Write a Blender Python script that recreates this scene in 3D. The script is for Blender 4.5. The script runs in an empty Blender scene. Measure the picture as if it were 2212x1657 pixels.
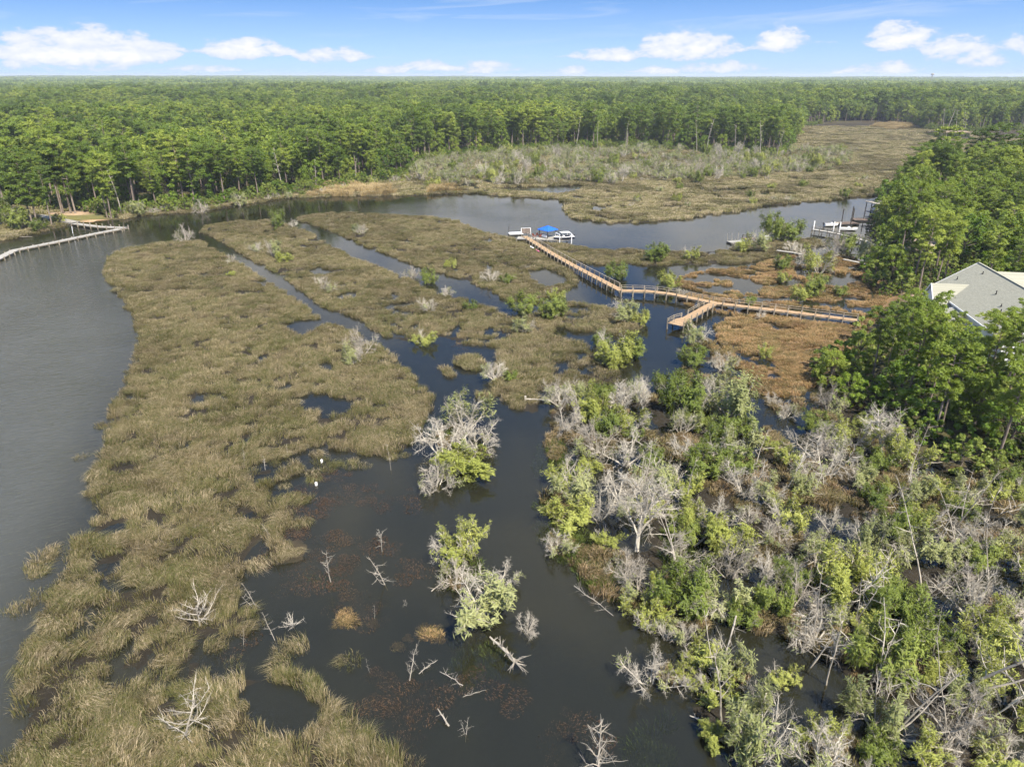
import bpy, math, random
import numpy as np

SC = bpy.context.scene
COL = SC.collection
R = math.radians

# ------------------------------------------------------------------ camera
FPX, CAMH, PITCH = 1535.0, 48.0, R(23.47)      # drone, 24 mm equivalent, 48 m up
cam = bpy.data.cameras.new('camera')
cam.sensor_width = 36.0
cam.lens = FPX / 2212.0 * 36.0
cam.clip_start, cam.clip_end = 0.5, 40000
camo = bpy.data.objects.new('camera', cam)
COL.objects.link(camo)
camo.location = (0, 0, CAMH)
camo.rotation_euler = (math.pi / 2 - PITCH, 0, 0)
SC.camera = camo

# ------------------------------------------------------------------ light
SUN_DIR = np.array([0.30, -0.50, 0.81]); SUN_DIR /= np.linalg.norm(SUN_DIR)
SUN_EL = math.asin(SUN_DIR[2]); SUN_AZ = math.atan2(SUN_DIR[0], SUN_DIR[1])
sl = bpy.data.lights.new('sun', 'SUN')
sl.energy, sl.angle, sl.color = 5.0, R(0.6), (1.0, 0.93, 0.82)
so = bpy.data.objects.new('sun', sl); COL.objects.link(so)
so.location = (0, 0, 200)
from mathutils import Vector, Matrix
so.rotation_euler = Vector(SUN_DIR).to_track_quat('Z', 'Y').to_euler()

SC.view_settings.view_transform = 'Standard'
SC.view_settings.look = 'None'
SC.view_settings.gamma = 1.0
SC.view_settings.use_curve_mapping = False
SC.view_settings.exposure = 1.1
SC.cycles.use_denoising = True
SC.cycles.max_bounces = 5
SC.cycles.diffuse_bounces = 2
SC.cycles.glossy_bounces = 2
SC.cycles.transmission_bounces = 2
SC.cycles.transparent_max_bounces = 6
SC.cycles.volume_bounces = 0
SC.cycles.caustics_reflective = False
SC.cycles.caustics_refractive = False
SC.cycles.use_adaptive_sampling = True
SC.cycles.adaptive_threshold = 0.03

def px_dir(x, y):
    u = (x - 1106) / FPX; v = (828.5 - y) / FPX
    return np.array([u, math.cos(PITCH) + v * math.sin(PITCH), -math.sin(PITCH) + v * math.cos(PITCH)])

def P(x, y, z=0.0):
    d = px_dir(x, y)
    t = (z - CAMH) / d[2]
    return np.array([0, 0, CAMH]) + t * d

def depth_of(p):      # metres along the optical axis
    return p[1] * math.cos(PITCH) + (CAMH - p[2]) * math.sin(PITCH)

def to_px(X, Y, Z=0.0):
    zc = Y * math.cos(PITCH) + (CAMH - Z) * math.sin(PITCH)
    yc = Y * math.sin(PITCH) - (CAMH - Z) * math.cos(PITCH)
    return 1106 + FPX * X / zc, 828.5 - FPX * yc / zc

# ------------------------------------------------------------------ sky
class NT:
    """small helper for node trees"""
    def __init__(s, tree): s.t = tree; s.n = tree.nodes; s.l = tree.links
    def node(s, typ, **kw):
        nd = s.n.new(typ)
        for k, v in kw.items(): setattr(nd, k, v)
        return nd
    def _in(s, sock, v):
        if v is None: return
        if hasattr(v, 'is_output'): s.l.new(v, sock)
        else: sock.default_value = v
    def math(s, op, a, b=None, c=None, clamp=False):
        nd = s.node('ShaderNodeMath', operation=op, use_clamp=clamp)
        s._in(nd.inputs[0], a)
        if b is not None: s._in(nd.inputs[1], b)
        if c is not None: s._in(nd.inputs[2], c)
        return nd.outputs[0]
    def vmath(s, op, a, b=None, scale=None):
        nd = s.node('ShaderNodeVectorMath', operation=op)
        s._in(nd.inputs[0], a)
        if b is not None: s._in(nd.inputs[1], b)
        if scale is not None: s._in(nd.inputs['Scale'], scale)
        return nd.outputs[0]
    def mixc(s, f, a, b, blend='MIX'):
        nd = s.node('ShaderNodeMix', data_type='RGBA', blend_type=blend, clamp_factor=True)
        s._in(nd.inputs[0], f); s._in(nd.inputs[6], a); s._in(nd.inputs[7], b)
        return nd.outputs[2]
    def noise(s, vec, scale, detail=3, rough=0.5, dist=0.0):
        nd = s.node('ShaderNodeTexNoise')
        if vec is not None: s.l.new(vec, nd.inputs['Vector'])
        nd.inputs['Scale'].default_value = scale; nd.inputs['Detail'].default_value = detail
        nd.inputs['Roughness'].default_value = rough; nd.inputs['Distortion'].default_value = dist
        return nd.outputs['Fac']
    def maprange(s, v, a, b, c=0.0, d=1.0, smooth=False):
        nd = s.node('ShaderNodeMapRange', clamp=True)
        if smooth: nd.interpolation_type = 'SMOOTHSTEP'
        s._in(nd.inputs[0], v)
        for i, q in zip((1, 2, 3, 4), (a, b, c, d)): s._in(nd.inputs[i], q)
        return nd.outputs[0]
    def sep(s, v):
        nd = s.node('ShaderNodeSeparateXYZ'); s._in(nd.inputs[0], v); return nd.outputs
    def comb(s, x, y, z):
        nd = s.node('ShaderNodeCombineXYZ')
        for i, q in enumerate((x, y, z)): s._in(nd.inputs[i], q)
        return nd.outputs[0]

def c4(c): return (c[0], c[1], c[2], 1.0)

world = bpy.data.worlds.new('World'); SC.world = world
world.use_nodes = True
W = NT(world.node_tree); W.n.clear()
out = W.node('ShaderNodeOutputWorld'); bg = W.node('ShaderNodeBackground')
bg.inputs['Strength'].default_value = 0.09
W.l.new(bg.outputs[0], out.inputs[0])
tc = W.node('ShaderNodeTexCoord')
dirv = W.vmath('NORMALIZE', tc.outputs['Generated'])
dx, dy, dz = W.sep(dirv)
# clear-air sky: the blue comes down close to the horizon
zz = W.math('ADD', W.math('MULTIPLY', W.math('MAXIMUM', dz, 0.0), 5.0), 0.10)
sv = W.vmath('NORMALIZE', W.comb(dx, dy, zz))
sky = W.node('ShaderNodeTexSky', sky_type='NISHITA', sun_disc=False)
sky.sun_elevation = SUN_EL; sky.sun_rotation = SUN_AZ
sky.altitude = 0.0; sky.air_density = 1.0; sky.dust_density = 0.6; sky.ozone_density = 2.0
W.l.new(sv, sky.inputs['Vector'])
hsv = W.node('ShaderNodeHueSaturation')
hsv.inputs['Hue'].default_value = .5; hsv.inputs['Saturation'].default_value = 1.30; hsv.inputs['Value'].default_value = 1.45
W.l.new(sky.outputs[0], hsv.inputs['Color'])
skyc = hsv.outputs[0]
az = W.math('MULTIPLY', W.math('ARCTAN2', dx, dy), 180 / math.pi)
el = W.math('MULTIPLY', W.math('ARCSINE', dz), 180 / math.pi)
# pale lavender air just above the horizon
hz = W.maprange(el, 0.0, 6.5, 1.0, 0.0)
skyc = W.mixc(W.math('MULTIPLY', hz, 0.92), skyc, (2.9, 3.7, 5.1, 1))
tt = W.math('FRACT', W.math('ADD', W.math('DIVIDE', az, 90.0), 0.5))      # the cloud field repeats four times round the horizon
def azel(x, y):
    d = px_dir(x, y); d = d / np.linalg.norm(d)
    return math.degrees(math.atan2(d[0], d[1])), math.degrees(math.asin(d[2]))
#            centre x, y (px), half width, half height, strength; two decks
CLOUDS = [(190, 116, 165, 36, 1.25), (40, 138, 50, 16, .8), (100, 150, 150, 10, .6), (430, 152, 75, 9, .8),
          (525, 112, 84, 20, 1.2), (715, 124, 72, 16, 1.0), 
          (845, 155, 40, 10, .9), (925, 146, 40, 13, .95), (1040, 150, 65, 14, .9), (1240, 158, 32, 12, .95),
          (1310, 124, 70, 15, 1.0), (1480, 108, 100, 28, 1.15), (1690, 94, 50, 25, 1.15),
          (1420, 156, 40, 11, .85), (1550, 150, 90, 13, .8), (1935, 88, 60, 30, 1.15), (2030, 110, 95, 32, .8),
          (2120, 132, 50, 22, 1.0), (1910, 152, 70, 14, .9), (2190, 100, 30, 22, .9), (2260, 120, 70, 30, .9),
          (-120, 120, 110, 30, .9), (2480, 110, 100, 30, .9), (1830, 158, 40, 8, .6)]

def deck(items):
    """cloud middle, half height and cover as curves over azimuth"""
    N = 128; tab = np.zeros((N, 3)); tab[:, 0] = .25; tab[:, 1] = .10
    for k in range(N):
        a = (k / (N - 1) - .5) * 90; best = 0
        near = min(items, key=lambda c: abs(azel(c[0], c[1])[0] - a) - abs(azel(c[0] + c[2], c[1])[0] - azel(c[0], c[1])[0]))
        tab[k, 0] = azel(near[0], near[1])[1] / 8; tab[k, 1] = .06
        for (x, y, w, h, st) in items:
            a0, e0 = azel(x, y); a1, _ = azel(x + w, y); _, e1 = azel(x, y - h)
            f = 1 - ((a - a0) / (a1 - a0) / 1.35) ** 2
            if f > 0 and f ** .5 * st > best: best = f ** .5 * st; tab[k] = (e0 / 8, 1.7 * abs(e1 - e0) * f ** .45 / 3, best / 1.5)
    cn = W.node('ShaderNodeRGBCurve'); mp = cn.mapping
    for c in range(3):
        cu = mp.curves[c]
        pts = [(k / (N - 1), float(np.clip(tab[k, c], 0, 1))) for k in range(0, N)]
        cu.points[0].location = pts[0]; cu.points[-1].location = pts[-1]
        for q in pts[1:-1]: cu.points.new(*q)
        for q in cu.points: q.handle_type = 'VECTOR'
    mp.update()
    W.l.new(W.comb(tt, tt, tt), cn.inputs['Color'])
    r_, g_, b_ = W.sep(cn.outputs[0])
    de = W.math('DIVIDE', W.math('SUBTRACT', el, W.math('MULTIPLY', r_, 8.0)), W.math('MAXIMUM', W.math('MULTIPLY', g_, 3.0), .05))
    de = W.math('MAXIMUM', de, W.math('MULTIPLY', de, -1.8))       # flat bases
    q = W.math('SUBTRACT', W.math('MULTIPLY', b_, 1.5), W.math('MULTIPLY', de, de))
    return W.math('MAXIMUM', q, -1.5)
HIGH = [c for c in CLOUDS if c[1] < 128]; LOW = [c for c in CLOUDS if c[1] >= 128]
n_edge = W.noise(W.comb(W.math('MULTIPLY', tt, 60.0), W.math('MULTIPLY', el, 1.5), 0.0), 1.0, 5, 0.62, 0.2)
dcl = W.math('ADD', W.math('MAXIMUM', deck(HIGH), deck(LOW)), W.math('MULTIPLY', W.math('SUBTRACT', n_edge, 0.5), 3.1))
m_cum = W.maprange(dcl, 0.0, 0.85, 0.0, 1.0, True)
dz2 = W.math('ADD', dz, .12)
CLOUD_SEED = (35.3, 15.1, 25.0)  # offset picked so the unseen clouds mirror pale in the creek and ditches
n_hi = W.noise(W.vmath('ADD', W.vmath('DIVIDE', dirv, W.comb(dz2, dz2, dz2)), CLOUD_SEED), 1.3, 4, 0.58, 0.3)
thr = W.maprange(el, 8, 20, .24, .50)  # cloud bank added above the view, densest low down, to brighten water reflections
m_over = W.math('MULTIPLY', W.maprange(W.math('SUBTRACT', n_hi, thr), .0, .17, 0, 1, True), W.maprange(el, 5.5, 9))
cir = W.noise(W.comb(W.math('MULTIPLY', az, .07), W.math('ADD', W.math('MULTIPLY', el, .8), W.math('MULTIPLY', az, -.018)), 3.0), 1.0, 4, .6, 1.0)
m_cir = W.math('MULTIPLY', W.maprange(cir, .50, .80), W.math('MULTIPLY', W.math('MULTIPLY', W.maprange(el, 1.5, 3.5), W.maprange(el, 16, 8)), .6))
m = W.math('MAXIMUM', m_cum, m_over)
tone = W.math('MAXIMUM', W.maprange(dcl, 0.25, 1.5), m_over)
ccol = W.mixc(tone, (3.5, 4.0, 5.1, 1), (5.5, 5.45, 5.4, 1))
skyc = W.mixc(m_cir, skyc, (3.7, 4.3, 5.3, 1))
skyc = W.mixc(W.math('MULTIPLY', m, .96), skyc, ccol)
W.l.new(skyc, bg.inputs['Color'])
world.cycles.sampling_method = 'MANUAL'
world.cycles.sample_map_resolution = 256
# ------------------------------------------------------------------ mesh helpers
class MB:
    """collects vertices and faces, then becomes ONE mesh"""
    def __init__(s): s.V = []; s.F = []; s.M = []; s.n = 0
    def add(s, V, F, m=0):
        V = np.asarray(V, float).reshape(-1, 3)
        s.V.append(V); o = s.n
        s.F.extend([tuple(int(i) + o for i in f) for f in F]); s.M.extend([m] * len(F)); s.n += len(V)
        return s
    def box(s, c, sz, rz=0.0, m=0, top=1.0):
        hx, hy, hz = sz[0] / 2, sz[1] / 2, sz[2] / 2
        v = np.array([(-hx, -hy, -hz), (hx, -hy, -hz), (hx, hy, -hz), (-hx, hy, -hz),
                      (-hx * top, -hy * top, hz), (hx * top, -hy * top, hz), (hx * top, hy * top, hz), (-hx * top, hy * top, hz)])
        cs, sn = math.cos(rz), math.sin(rz)
        v = np.stack([v[:, 0] * cs - v[:, 1] * sn, v[:, 0] * sn + v[:, 1] * cs, v[:, 2]], 1) + np.asarray(c, float)
        return s.add(v, [(3, 2, 1, 0), (4, 5, 6, 7), (0, 1, 5, 4), (1, 2, 6, 5), (2, 3, 7, 6), (3, 0, 4, 7)], m)
    def bar(s, p0, p1, w, h, m=0):
        p0 = np.asarray(p0, float); p1 = np.asarray(p1, float)
        d = p1 - p0; d /= np.linalg.norm(d) + 1e-9
        up = np.array([0, 0, 1.0]) if abs(d[2]) < .95 else np.array([0, 1.0, 0])
        sd = np.cross(d, up); sd /= np.linalg.norm(sd); u2 = np.cross(sd, d)
        a, b = sd * w / 2, u2 * h / 2
        v = [p0 - a - b, p0 + a - b, p0 + a + b, p0 - a + b, p1 - a - b, p1 + a - b, p1 + a + b, p1 - a + b]
        return s.add(v, [(0, 1, 2, 3), (7, 6, 5, 4), (0, 4, 5, 1), (1, 5, 6, 2), (2, 6, 7, 3), (3, 7, 4, 0)], m)
    def tube(s, pts, rad, sides=5, m=0, cap=True):
        pts = np.asarray(pts, float); n = len(pts)
        rad = np.broadcast_to(np.asarray(rad, float), (n,))
        d0 = pts[-1] - pts[0]; d0 /= np.linalg.norm(d0) + 1e-9
        a = np.array([1.0, 0, 0]) if abs(d0[0]) < .8 else np.array([0, 1.0, 0])
        u = np.cross(d0, a); u /= np.linalg.norm(u); w = np.cross(d0, u)
        th = np.arange(sides) * 2 * math.pi / sides
        ring = np.cos(th)[:, None] * u + np.sin(th)[:, None] * w
        V = (pts[:, None, :] + ring[None] * rad[:, None, None]).reshape(-1, 3)
        F = []
        for i in range(n - 1):
            for k in range(sides):
                k2 = (k + 1) % sides
                F.append((i * sides + k, i * sides + k2, (i + 1) * sides + k2, (i + 1) * sides + k))
        if cap:
            F.append(tuple(range(sides))[::-1]); F.append(tuple((n - 1) * sides + k for k in range(sides)))
        return s.add(V, F, m)
    def cone(s, p0, p1, r, m=0):
        """thin three-sided twig"""
        d = p1 - p0
        a = np.array([1.0, 0, 0]) if abs(d[0]) < abs(d[1]) else np.array([0, 1.0, 0])
        u = np.cross(d, a); u /= np.linalg.norm(u) + 1e-9; w = np.cross(d, u); w /= np.linalg.norm(w) + 1e-9
        return s.add([p0 + u * r, p0 - u * r * .5 + w * r * .87, p0 - u * r * .5 - w * r * .87, p1], [(0, 1, 3), (1, 2, 3), (2, 0, 3)], m)
    def mesh(s, name, mats, smooth=False):
        me = bpy.data.meshes.new(name)
        V = np.concatenate(s.V) if s.V else np.zeros((0, 3))
        me.from_pydata(V.tolist(), [], s.F)
        for mt in (mats if isinstance(mats, (list, tuple)) else [mats]): me.materials.append(mt)
        if any(s.M): me.polygons.foreach_set('material_index', s.M)
        if smooth: me.polygons.foreach_set('use_smooth', [True] * len(me.polygons))
        me.update()
        return me

def link(name, data, parent=None, loc=None, rz=None, scale=None):
    o = bpy.data.objects.new(name, data); COL.objects.link(o)
    if parent is not None: o.parent = parent
    if loc is not None: o.location = loc
    if rz is not None: o.rotation_euler = (0, 0, rz)
    if scale is not None: o.scale = scale if hasattr(scale, '__len__') else (scale,) * 3
    return o

def tag(o, label=None, cat=None, group=None, kind=None):
    if label: o['label'] = label
    if cat: o['category'] = cat
    if group: o['group'] = group
    if kind: o['kind'] = kind
    return o

def thing(name, label, cat, loc=(0, 0, 0), rz=0.0, group=None, scale=None):
    return tag(link(name, None, None, loc, rz, scale), label, cat, group)

# ------------------------------------------------------------------ numpy noise
def _hash(ix, iy, seed):
    h = (ix.astype(np.int64) * 374761393 + iy.astype(np.int64) * 668265263 + seed * 974634777) & 0x7fffffff
    h = ((h ^ (h >> 13)) * 1274126177) & 0x7fffffff
    return ((h ^ (h >> 16)) & 0xffff) / 65535.0
def vnoise(x, y, seed=0):
    ix = np.floor(x); iy = np.floor(y); fx = x - ix; fy = y - iy
    fx = fx * fx * (3 - 2 * fx); fy = fy * fy * (3 - 2 * fy)
    a = _hash(ix, iy, seed); b = _hash(ix + 1, iy, seed); c = _hash(ix, iy + 1, seed); d = _hash(ix + 1, iy + 1, seed)
    return (a * (1 - fx) + b * fx) * (1 - fy) + (c * (1 - fx) + d * fx) * fy
def fbm(x, y, seed=0, o=4):
    s = 0; a = .5; t = 0
    for i in range(o):
        s = s + a * vnoise(x * 2 ** i, y * 2 ** i, seed + i); t += a; a *= .5
    return s / t

# ------------------------------------------------------------------ materials
def new_mat(name):
    m = bpy.data.materials.new(name); m.use_nodes = True
    t = NT(m.node_tree); t.n.clear()
    return m, t, t.node('ShaderNodeOutputMaterial')

def leaf_mat(name, cols, trans=.35, patch=.02, patch_amt=.35, island=.35, rough=.6):
    """cols: dark, mid, light leaf colours; varies per plant, per leaf and in patches"""
    m, t, o = new_mat(name)
    oi = t.node('ShaderNodeObjectInfo'); g = t.node('ShaderNodeNewGeometry')
    f = t.math('MULTIPLY', oi.outputs['Random'], 1 - island - patch_amt)
    f = t.math('ADD', f, t.math('MULTIPLY', g.outputs['Random Per Island'], island))
    nz = t.maprange(t.noise(g.outputs['Position'], patch, 3, .6), .36, .64)
    f = t.math('ADD', f, t.math('MULTIPLY', nz, patch_amt))
    cr = t.node('ShaderNodeValToRGB'); t.l.new(f, cr.inputs[0])
    e = cr.color_ramp.elements
    e[0].position = .08; e[0].color = c4(cols[0]); e[1].position = .92; e[1].color = c4(cols[2])
    x = e.new(.5); x.color = c4(cols[1])
    d = t.node('ShaderNodeBsdfPrincipled')
    d.inputs['Roughness'].default_value = rough; d.inputs['Specular IOR Level'].default_value = .25
    tr = t.node('ShaderNodeBsdfTranslucent')
    t.l.new(cr.outputs[0], d.inputs['Base Color'])
    tc2 = t.mixc(.5, cr.outputs[0], (cols[2][0] * 1.2, cols[2][1] * 1.2, cols[2][2] * .7, 1))
    t.l.new(tc2, tr.inputs[0])
    mx = t.node('ShaderNodeMixShader'); mx.inputs[0].default_value = trans
    t.l.new(d.outputs[0], mx.inputs[1]); t.l.new(tr.outputs[0], mx.inputs[2]); t.l.new(mx.outputs[0], o.inputs[0])
    return m

def grass_mat(name, olive, tan, pale, brown, s1=.09, s2=.5, trans=.18):
    """marsh grass: olive and tan drifts, browner hollows, pale dead blades"""
    m, t, o = new_mat(name)
    oi = t.node('ShaderNodeObjectInfo'); g = t.node('ShaderNodeNewGeometry'); pos = g.outputs['Position']
    n1 = t.noise(pos, s1, 3, .6); n2 = t.noise(pos, s2, 3, .6); n3 = t.noise(t.vmath('ADD', pos, (40, 7, 0)), s1 * 2.2, 3, .6)
    f = t.math('ADD', t.math('MULTIPLY', n1, .55), t.math('MULTIPLY', n2, .40))
    f = t.math('ADD', f, t.math('MULTIPLY', g.outputs['Random Per Island'], .35))
    f = t.math('ADD', f, t.math('MULTIPLY', t.math('SUBTRACT', oi.outputs['Random'], .5), .22))
    c = t.mixc(t.maprange(f, .46, .84, 0, 1, True), c4(olive), c4(tan))
    c = t.mixc(t.math('MULTIPLY', t.maprange(n3, .52, .66, 0, 1, True), .55), c, c4(brown))
    isl = g.outputs['Random Per Island']
    c = t.mixc(t.math('MULTIPLY', t.maprange(t.math('ADD', isl, t.math('MULTIPLY', oi.outputs['Random'], .5)), .88, 1.38), .9), c, c4(pale))
    c = t.mixc(t.maprange(isl, .18, .0, 0, .6), c, c4([q * .5 for q in olive]))
    d = t.node('ShaderNodeBsdfPrincipled'); d.inputs['Roughness'].default_value = .7; d.inputs['Specular IOR Level'].default_value = .2
    tr = t.node('ShaderNodeBsdfTranslucent'); t.l.new(c, d.inputs['Base Color']); t.l.new(c, tr.inputs[0])
    mx = t.node('ShaderNodeMixShader'); mx.inputs[0].default_value = trans
    t.l.new(d.outputs[0], mx.inputs[1]); t.l.new(tr.outputs[0], mx.inputs[2]); t.l.new(mx.outputs[0], o.inputs[0])
    return m

def surf(name, ca, cb, scale=4.0, rough=.7, bump=.0, bscale=None, detail=4, spec=.3, stretch=None, obj=False, metal=0.0):
    m, t, o = new_mat(name)
    d = t.node('ShaderNodeBsdfPrincipled'); d.inputs['Roughness'].default_value = rough
    d.inputs['Specular IOR Level'].default_value = spec; d.inputs['Metallic'].default_value = metal
    if obj: v = t.node('ShaderNodeTexCoord').outputs['Object']
    else: v = t.node('ShaderNodeNewGeometry').outputs['Position']
    if stretch: v = t.vmath('MULTIPLY', v, stretch)
    n = t.noise(v, scale, detail, .6)
    oi = t.node('ShaderNodeObjectInfo')
    f = t.math('ADD', t.maprange(n, .3, .7), t.math('MULTIPLY', t.math('SUBTRACT', oi.outputs['Random'], .5), .5), clamp=True)
    t.l.new(t.mixc(f, c4(ca), c4(cb)), d.inputs['Base Color'])
    if bump:
        b = t.node('ShaderNodeBump'); b.inputs['Strength'].default_value = bump; b.inputs['Distance'].default_value = .05
        t.l.new(t.noise(v, bscale or scale * 4, 4, .6), b.inputs['Height']); t.l.new(b.outputs[0], d.inputs['Normal'])
    t.l.new(d.outputs[0], o.inputs[0])
    return m

def island_surf(name, ca, cb, rough=.75, spec=.25, fine=18.0):
    """boards: each plank (mesh island) has its own tone, with grain"""
    m, t, o = new_mat(name)
    g = t.node('ShaderNodeNewGeometry')
    d = t.node('ShaderNodeBsdfPrincipled'); d.inputs['Roughness'].default_value = rough
    d.inputs['Specular IOR Level'].default_value = spec
    n = t.noise(g.outputs['Position'], fine, 4, .65); n2 = t.noise(g.outputs['Position'], .35, 3, .6)
    f = t.math('ADD', t.math('MULTIPLY', g.outputs['Random Per Island'], .5), t.math('MULTIPLY', n, .25))
    f = t.math('ADD', f, t.math('MULTIPLY', n2, .25))
    t.l.new(t.mixc(f, c4(ca), c4(cb)), d.inputs['Base Color'])
    t.l.new(d.outputs[0], o.inputs[0])
    return m

M = {}
M['pine'] = leaf_mat('pine_needles', ((.042, .074, .013), (.120, .180, .023), (.285, .330, .050)), .25, .011, .36, .12)
M['pine_near'] = leaf_mat('pine_needles_near', ((.072, .112, .014), (.165, .225, .028), (.305, .350, .056)), .26, .05, .25, .30)
M['broad'] = leaf_mat('broad_leaves', ((.065, .108, .014), (.145, .205, .026), (.300, .345, .056)), .35, .015, .30, .18)
M['broad_dark'] = leaf_mat('dark_broad_leaves', ((.060, .110, .013), (.115, .185, .020), (.200, .275, .032)), .35, .03, .30, .22)
M['cedar'] = leaf_mat('cedar_sprays', ((.175, .198, .040), (.290, .315, .066), (.400, .415, .110)), .30, .10, .30, .30)
M['cedar_grey'] = leaf_mat('greyish_cedar_sprays', ((.180, .200, .075), (.260, .280, .105), (.350, .360, .160)), .30, .10, .30, .30)
M['shrub'] = leaf_mat('shrub_leaves', ((.082, .118, .020), (.155, .198, .035), (.260, .295, .066)), .32, .10, .30, .30)
M['marsh'] = grass_mat('marsh_grass_blades', (.106, .108, .033), (.208, .166, .086), (.430, .350, .225), (.098, .074, .042), .10, 1.1)
M['marsh_far'] = grass_mat('far_marsh_grass_blades', (.150, .145, .048), (.290, .238, .132), (.440, .365, .235), (.180, .142, .078), .06, .5)
M['orange'] = grass_mat('russet_grass_blades', (.165, .135, .050), (.330, .200, .085), (.470, .330, .180), (.190, .105, .052), .07, .4)
M['reed'] = leaf_mat('golden_reed_blades', ((.20, .15, .065), (.33, .25, .12), (.46, .36, .20)), .2, .10, .30, .44, .7)
M['brown'] = grass_mat('thicket_grass_blades', (.120, .105, .040), (.225, .165, .085), (.360, .275, .160), (.150, .085, .048), .09, .5)
M['rush'] = leaf_mat('green_rush_blades', ((.050, .075, .014), (.085, .118, .020), (.140, .170, .034)), .3, .15, .30, .44, .6)
M['weed'] = leaf_mat('red_pondweed', ((.055, .034, .020), (.100, .055, .032), (.150, .095, .050)), .2, .30, .30, .44, .6)
M['bark'] = surf('pine_bark', (.11, .085, .065), (.26, .21, .17), 2.5, .9, .6, 9, stretch=(1, 1, .25))
M['bark_dark'] = surf('dark_bark', (.06, .05, .04), (.14, .115, .09), 2.5, .9, .5, 9)
M['dead'] = surf('bleached_dead_wood', (.27, .242, .195), (.55, .500, .410), 1.2, .85, .3, 12, stretch=(1, 1, .4))
M['dead_grey'] = surf('grey_dead_wood', (.22, .195, .155), (.42, .375, .305), 1.2, .85, .3, 12)
M['deck'] = island_surf('orange_deck_boards', (.25, .165, .092), (.39, .270, .155))
M['timber'] = surf('weathered_timber', (.17, .145, .105), (.36, .31, .235), 1.6, .85, .3, 14, stretch=(1, 1, .2))
M['timber_dark'] = surf('wet_dark_timber', (.028, .024, .02), (.075, .062, .05), 1.6, .7, .2, 10)
M['grey_deck'] = island_surf('silver_grey_boards', (.23, .215, .185), (.36, .345, .305))
M['brown_deck'] = island_surf('brown_boards', (.085, .06, .045), (.16, .12, .09))
M['white'] = surf('white_paint', (.74, .74, .73), (.84, .84, .83), 3, .45, spec=.5)
M['cream'] = surf('cream_gelcoat', (.70, .60, .44), (.78, .69, .53), 3, .35, spec=.5)
M['navy'] = surf('navy_gelcoat', (.010, .013, .028), (.022, .026, .045), 3, .2, spec=.6)
M['black'] = surf('black_rubber', (.012, .012, .013), (.03, .03, .032), 3, .6)
M['blue_roof'] = surf('blue_metal_roof', (.010, .095, .46), (.018, .13, .56), 1.2, .40, spec=.5)
M['shingle'] = None
M['red'] = surf('red_brown_paint', (.30, .065, .03), (.44, .12, .055), 6, .6)
M['pink'] = surf('pink_plastic', (.55, .10, .20), (.65, .16, .27), 4, .4)
M['glass'] = surf('dark_window_glass', (.02, .025, .03), (.04, .045, .05), 1, .06, spec=.8)
M['concrete'] = surf('pale_concrete', (.22, .205, .18), (.31, .29, .255), 1.5, .9, .2, 20)
M['sand'] = surf('sandy_soil', (.20, .155, .10), (.30, .24, .16), .8, .95, .3, 6)
M['steel'] = surf('galvanised_steel', (.45, .46, .47), (.60, .61, .62), 3, .4, metal=.6)

# roof shingles: courses and single tabs of slightly different grey-green
def shingle_mat(name, ca, cb):
    m, t, o = new_mat(name)
    tcn = t.node('ShaderNodeTexCoord').outputs['Object']
    br = t.node('ShaderNodeTexBrick'); br.offset = .5
    sx, sy, sz = t.sep(tcn)
    t.l.new(t.comb(sx, t.math('MULTIPLY', sz, 1.8), 0.0), br.inputs['Vector'])
    br.inputs['Color1'].default_value = c4(ca); br.inputs['Color2'].default_value = c4(cb)
    br.inputs['Mortar'].default_value = c4([q * .72 for q in ca])
    br.inputs['Scale'].default_value = 1.0; br.inputs['Mortar Size'].default_value = .012
    br.inputs['Brick Width'].default_value = .55; br.inputs['Row Height'].default_value = .22
    n = t.noise(tcn, .5, 4, .6); n2 = t.noise(tcn, 9, 3, .6)
    c = t.mixc(t.math('MULTIPLY', t.maprange(n, .35, .7), .5), br.outputs[0], c4([q * .78 for q in cb]))
    c = t.mixc(t.math('MULTIPLY', n2, .3), c, c4([q * 1.25 for q in cb]))
    d = t.node('ShaderNodeBsdfPrincipled'); d.inputs['Roughness'].default_value = .9; d.inputs['Specular IOR Level'].default_value = .2
    t.l.new(c, d.inputs['Base Color']); t.l.new(d.outputs[0], o.inputs[0])
    return m
M['shingle'] = shingle_mat('grey_shingles', (.235, .228, .178), (.312, .304, .240))
M['shingle_tan'] = shingle_mat('tan_shingles', (.24, .20, .15), (.32, .27, .21))
# ------------------------------------------------------------------ layout of land and water
def wpoly(pts): return np.array([P(x, y)[:2] for x, y in pts])
def sdf(poly, X, Y):
    """signed distance, positive inside"""
    n = len(poly); ins = np.zeros(X.shape, bool); dm = np.full(X.shape, 1e12)
    for i in range(n):
        x0, y0 = poly[i]; x1, y1 = poly[(i + 1) % n]
        ex, ey = x1 - x0, y1 - y0; L2 = ex * ex + ey * ey + 1e-9
        t = np.clip(((X - x0) * ex + (Y - y0) * ey) / L2, 0, 1)
        dm = np.minimum(dm, (X - x0 - t * ex) ** 2 + (Y - y0 - t * ey) ** 2)
        c = (y0 > Y) != (y1 > Y)
        if abs(ey) > 1e-9: ins ^= c & (X < (Y - y0) * ex / ey + x0)
    return np.where(ins, 1, -1) * np.sqrt(dm)

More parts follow.
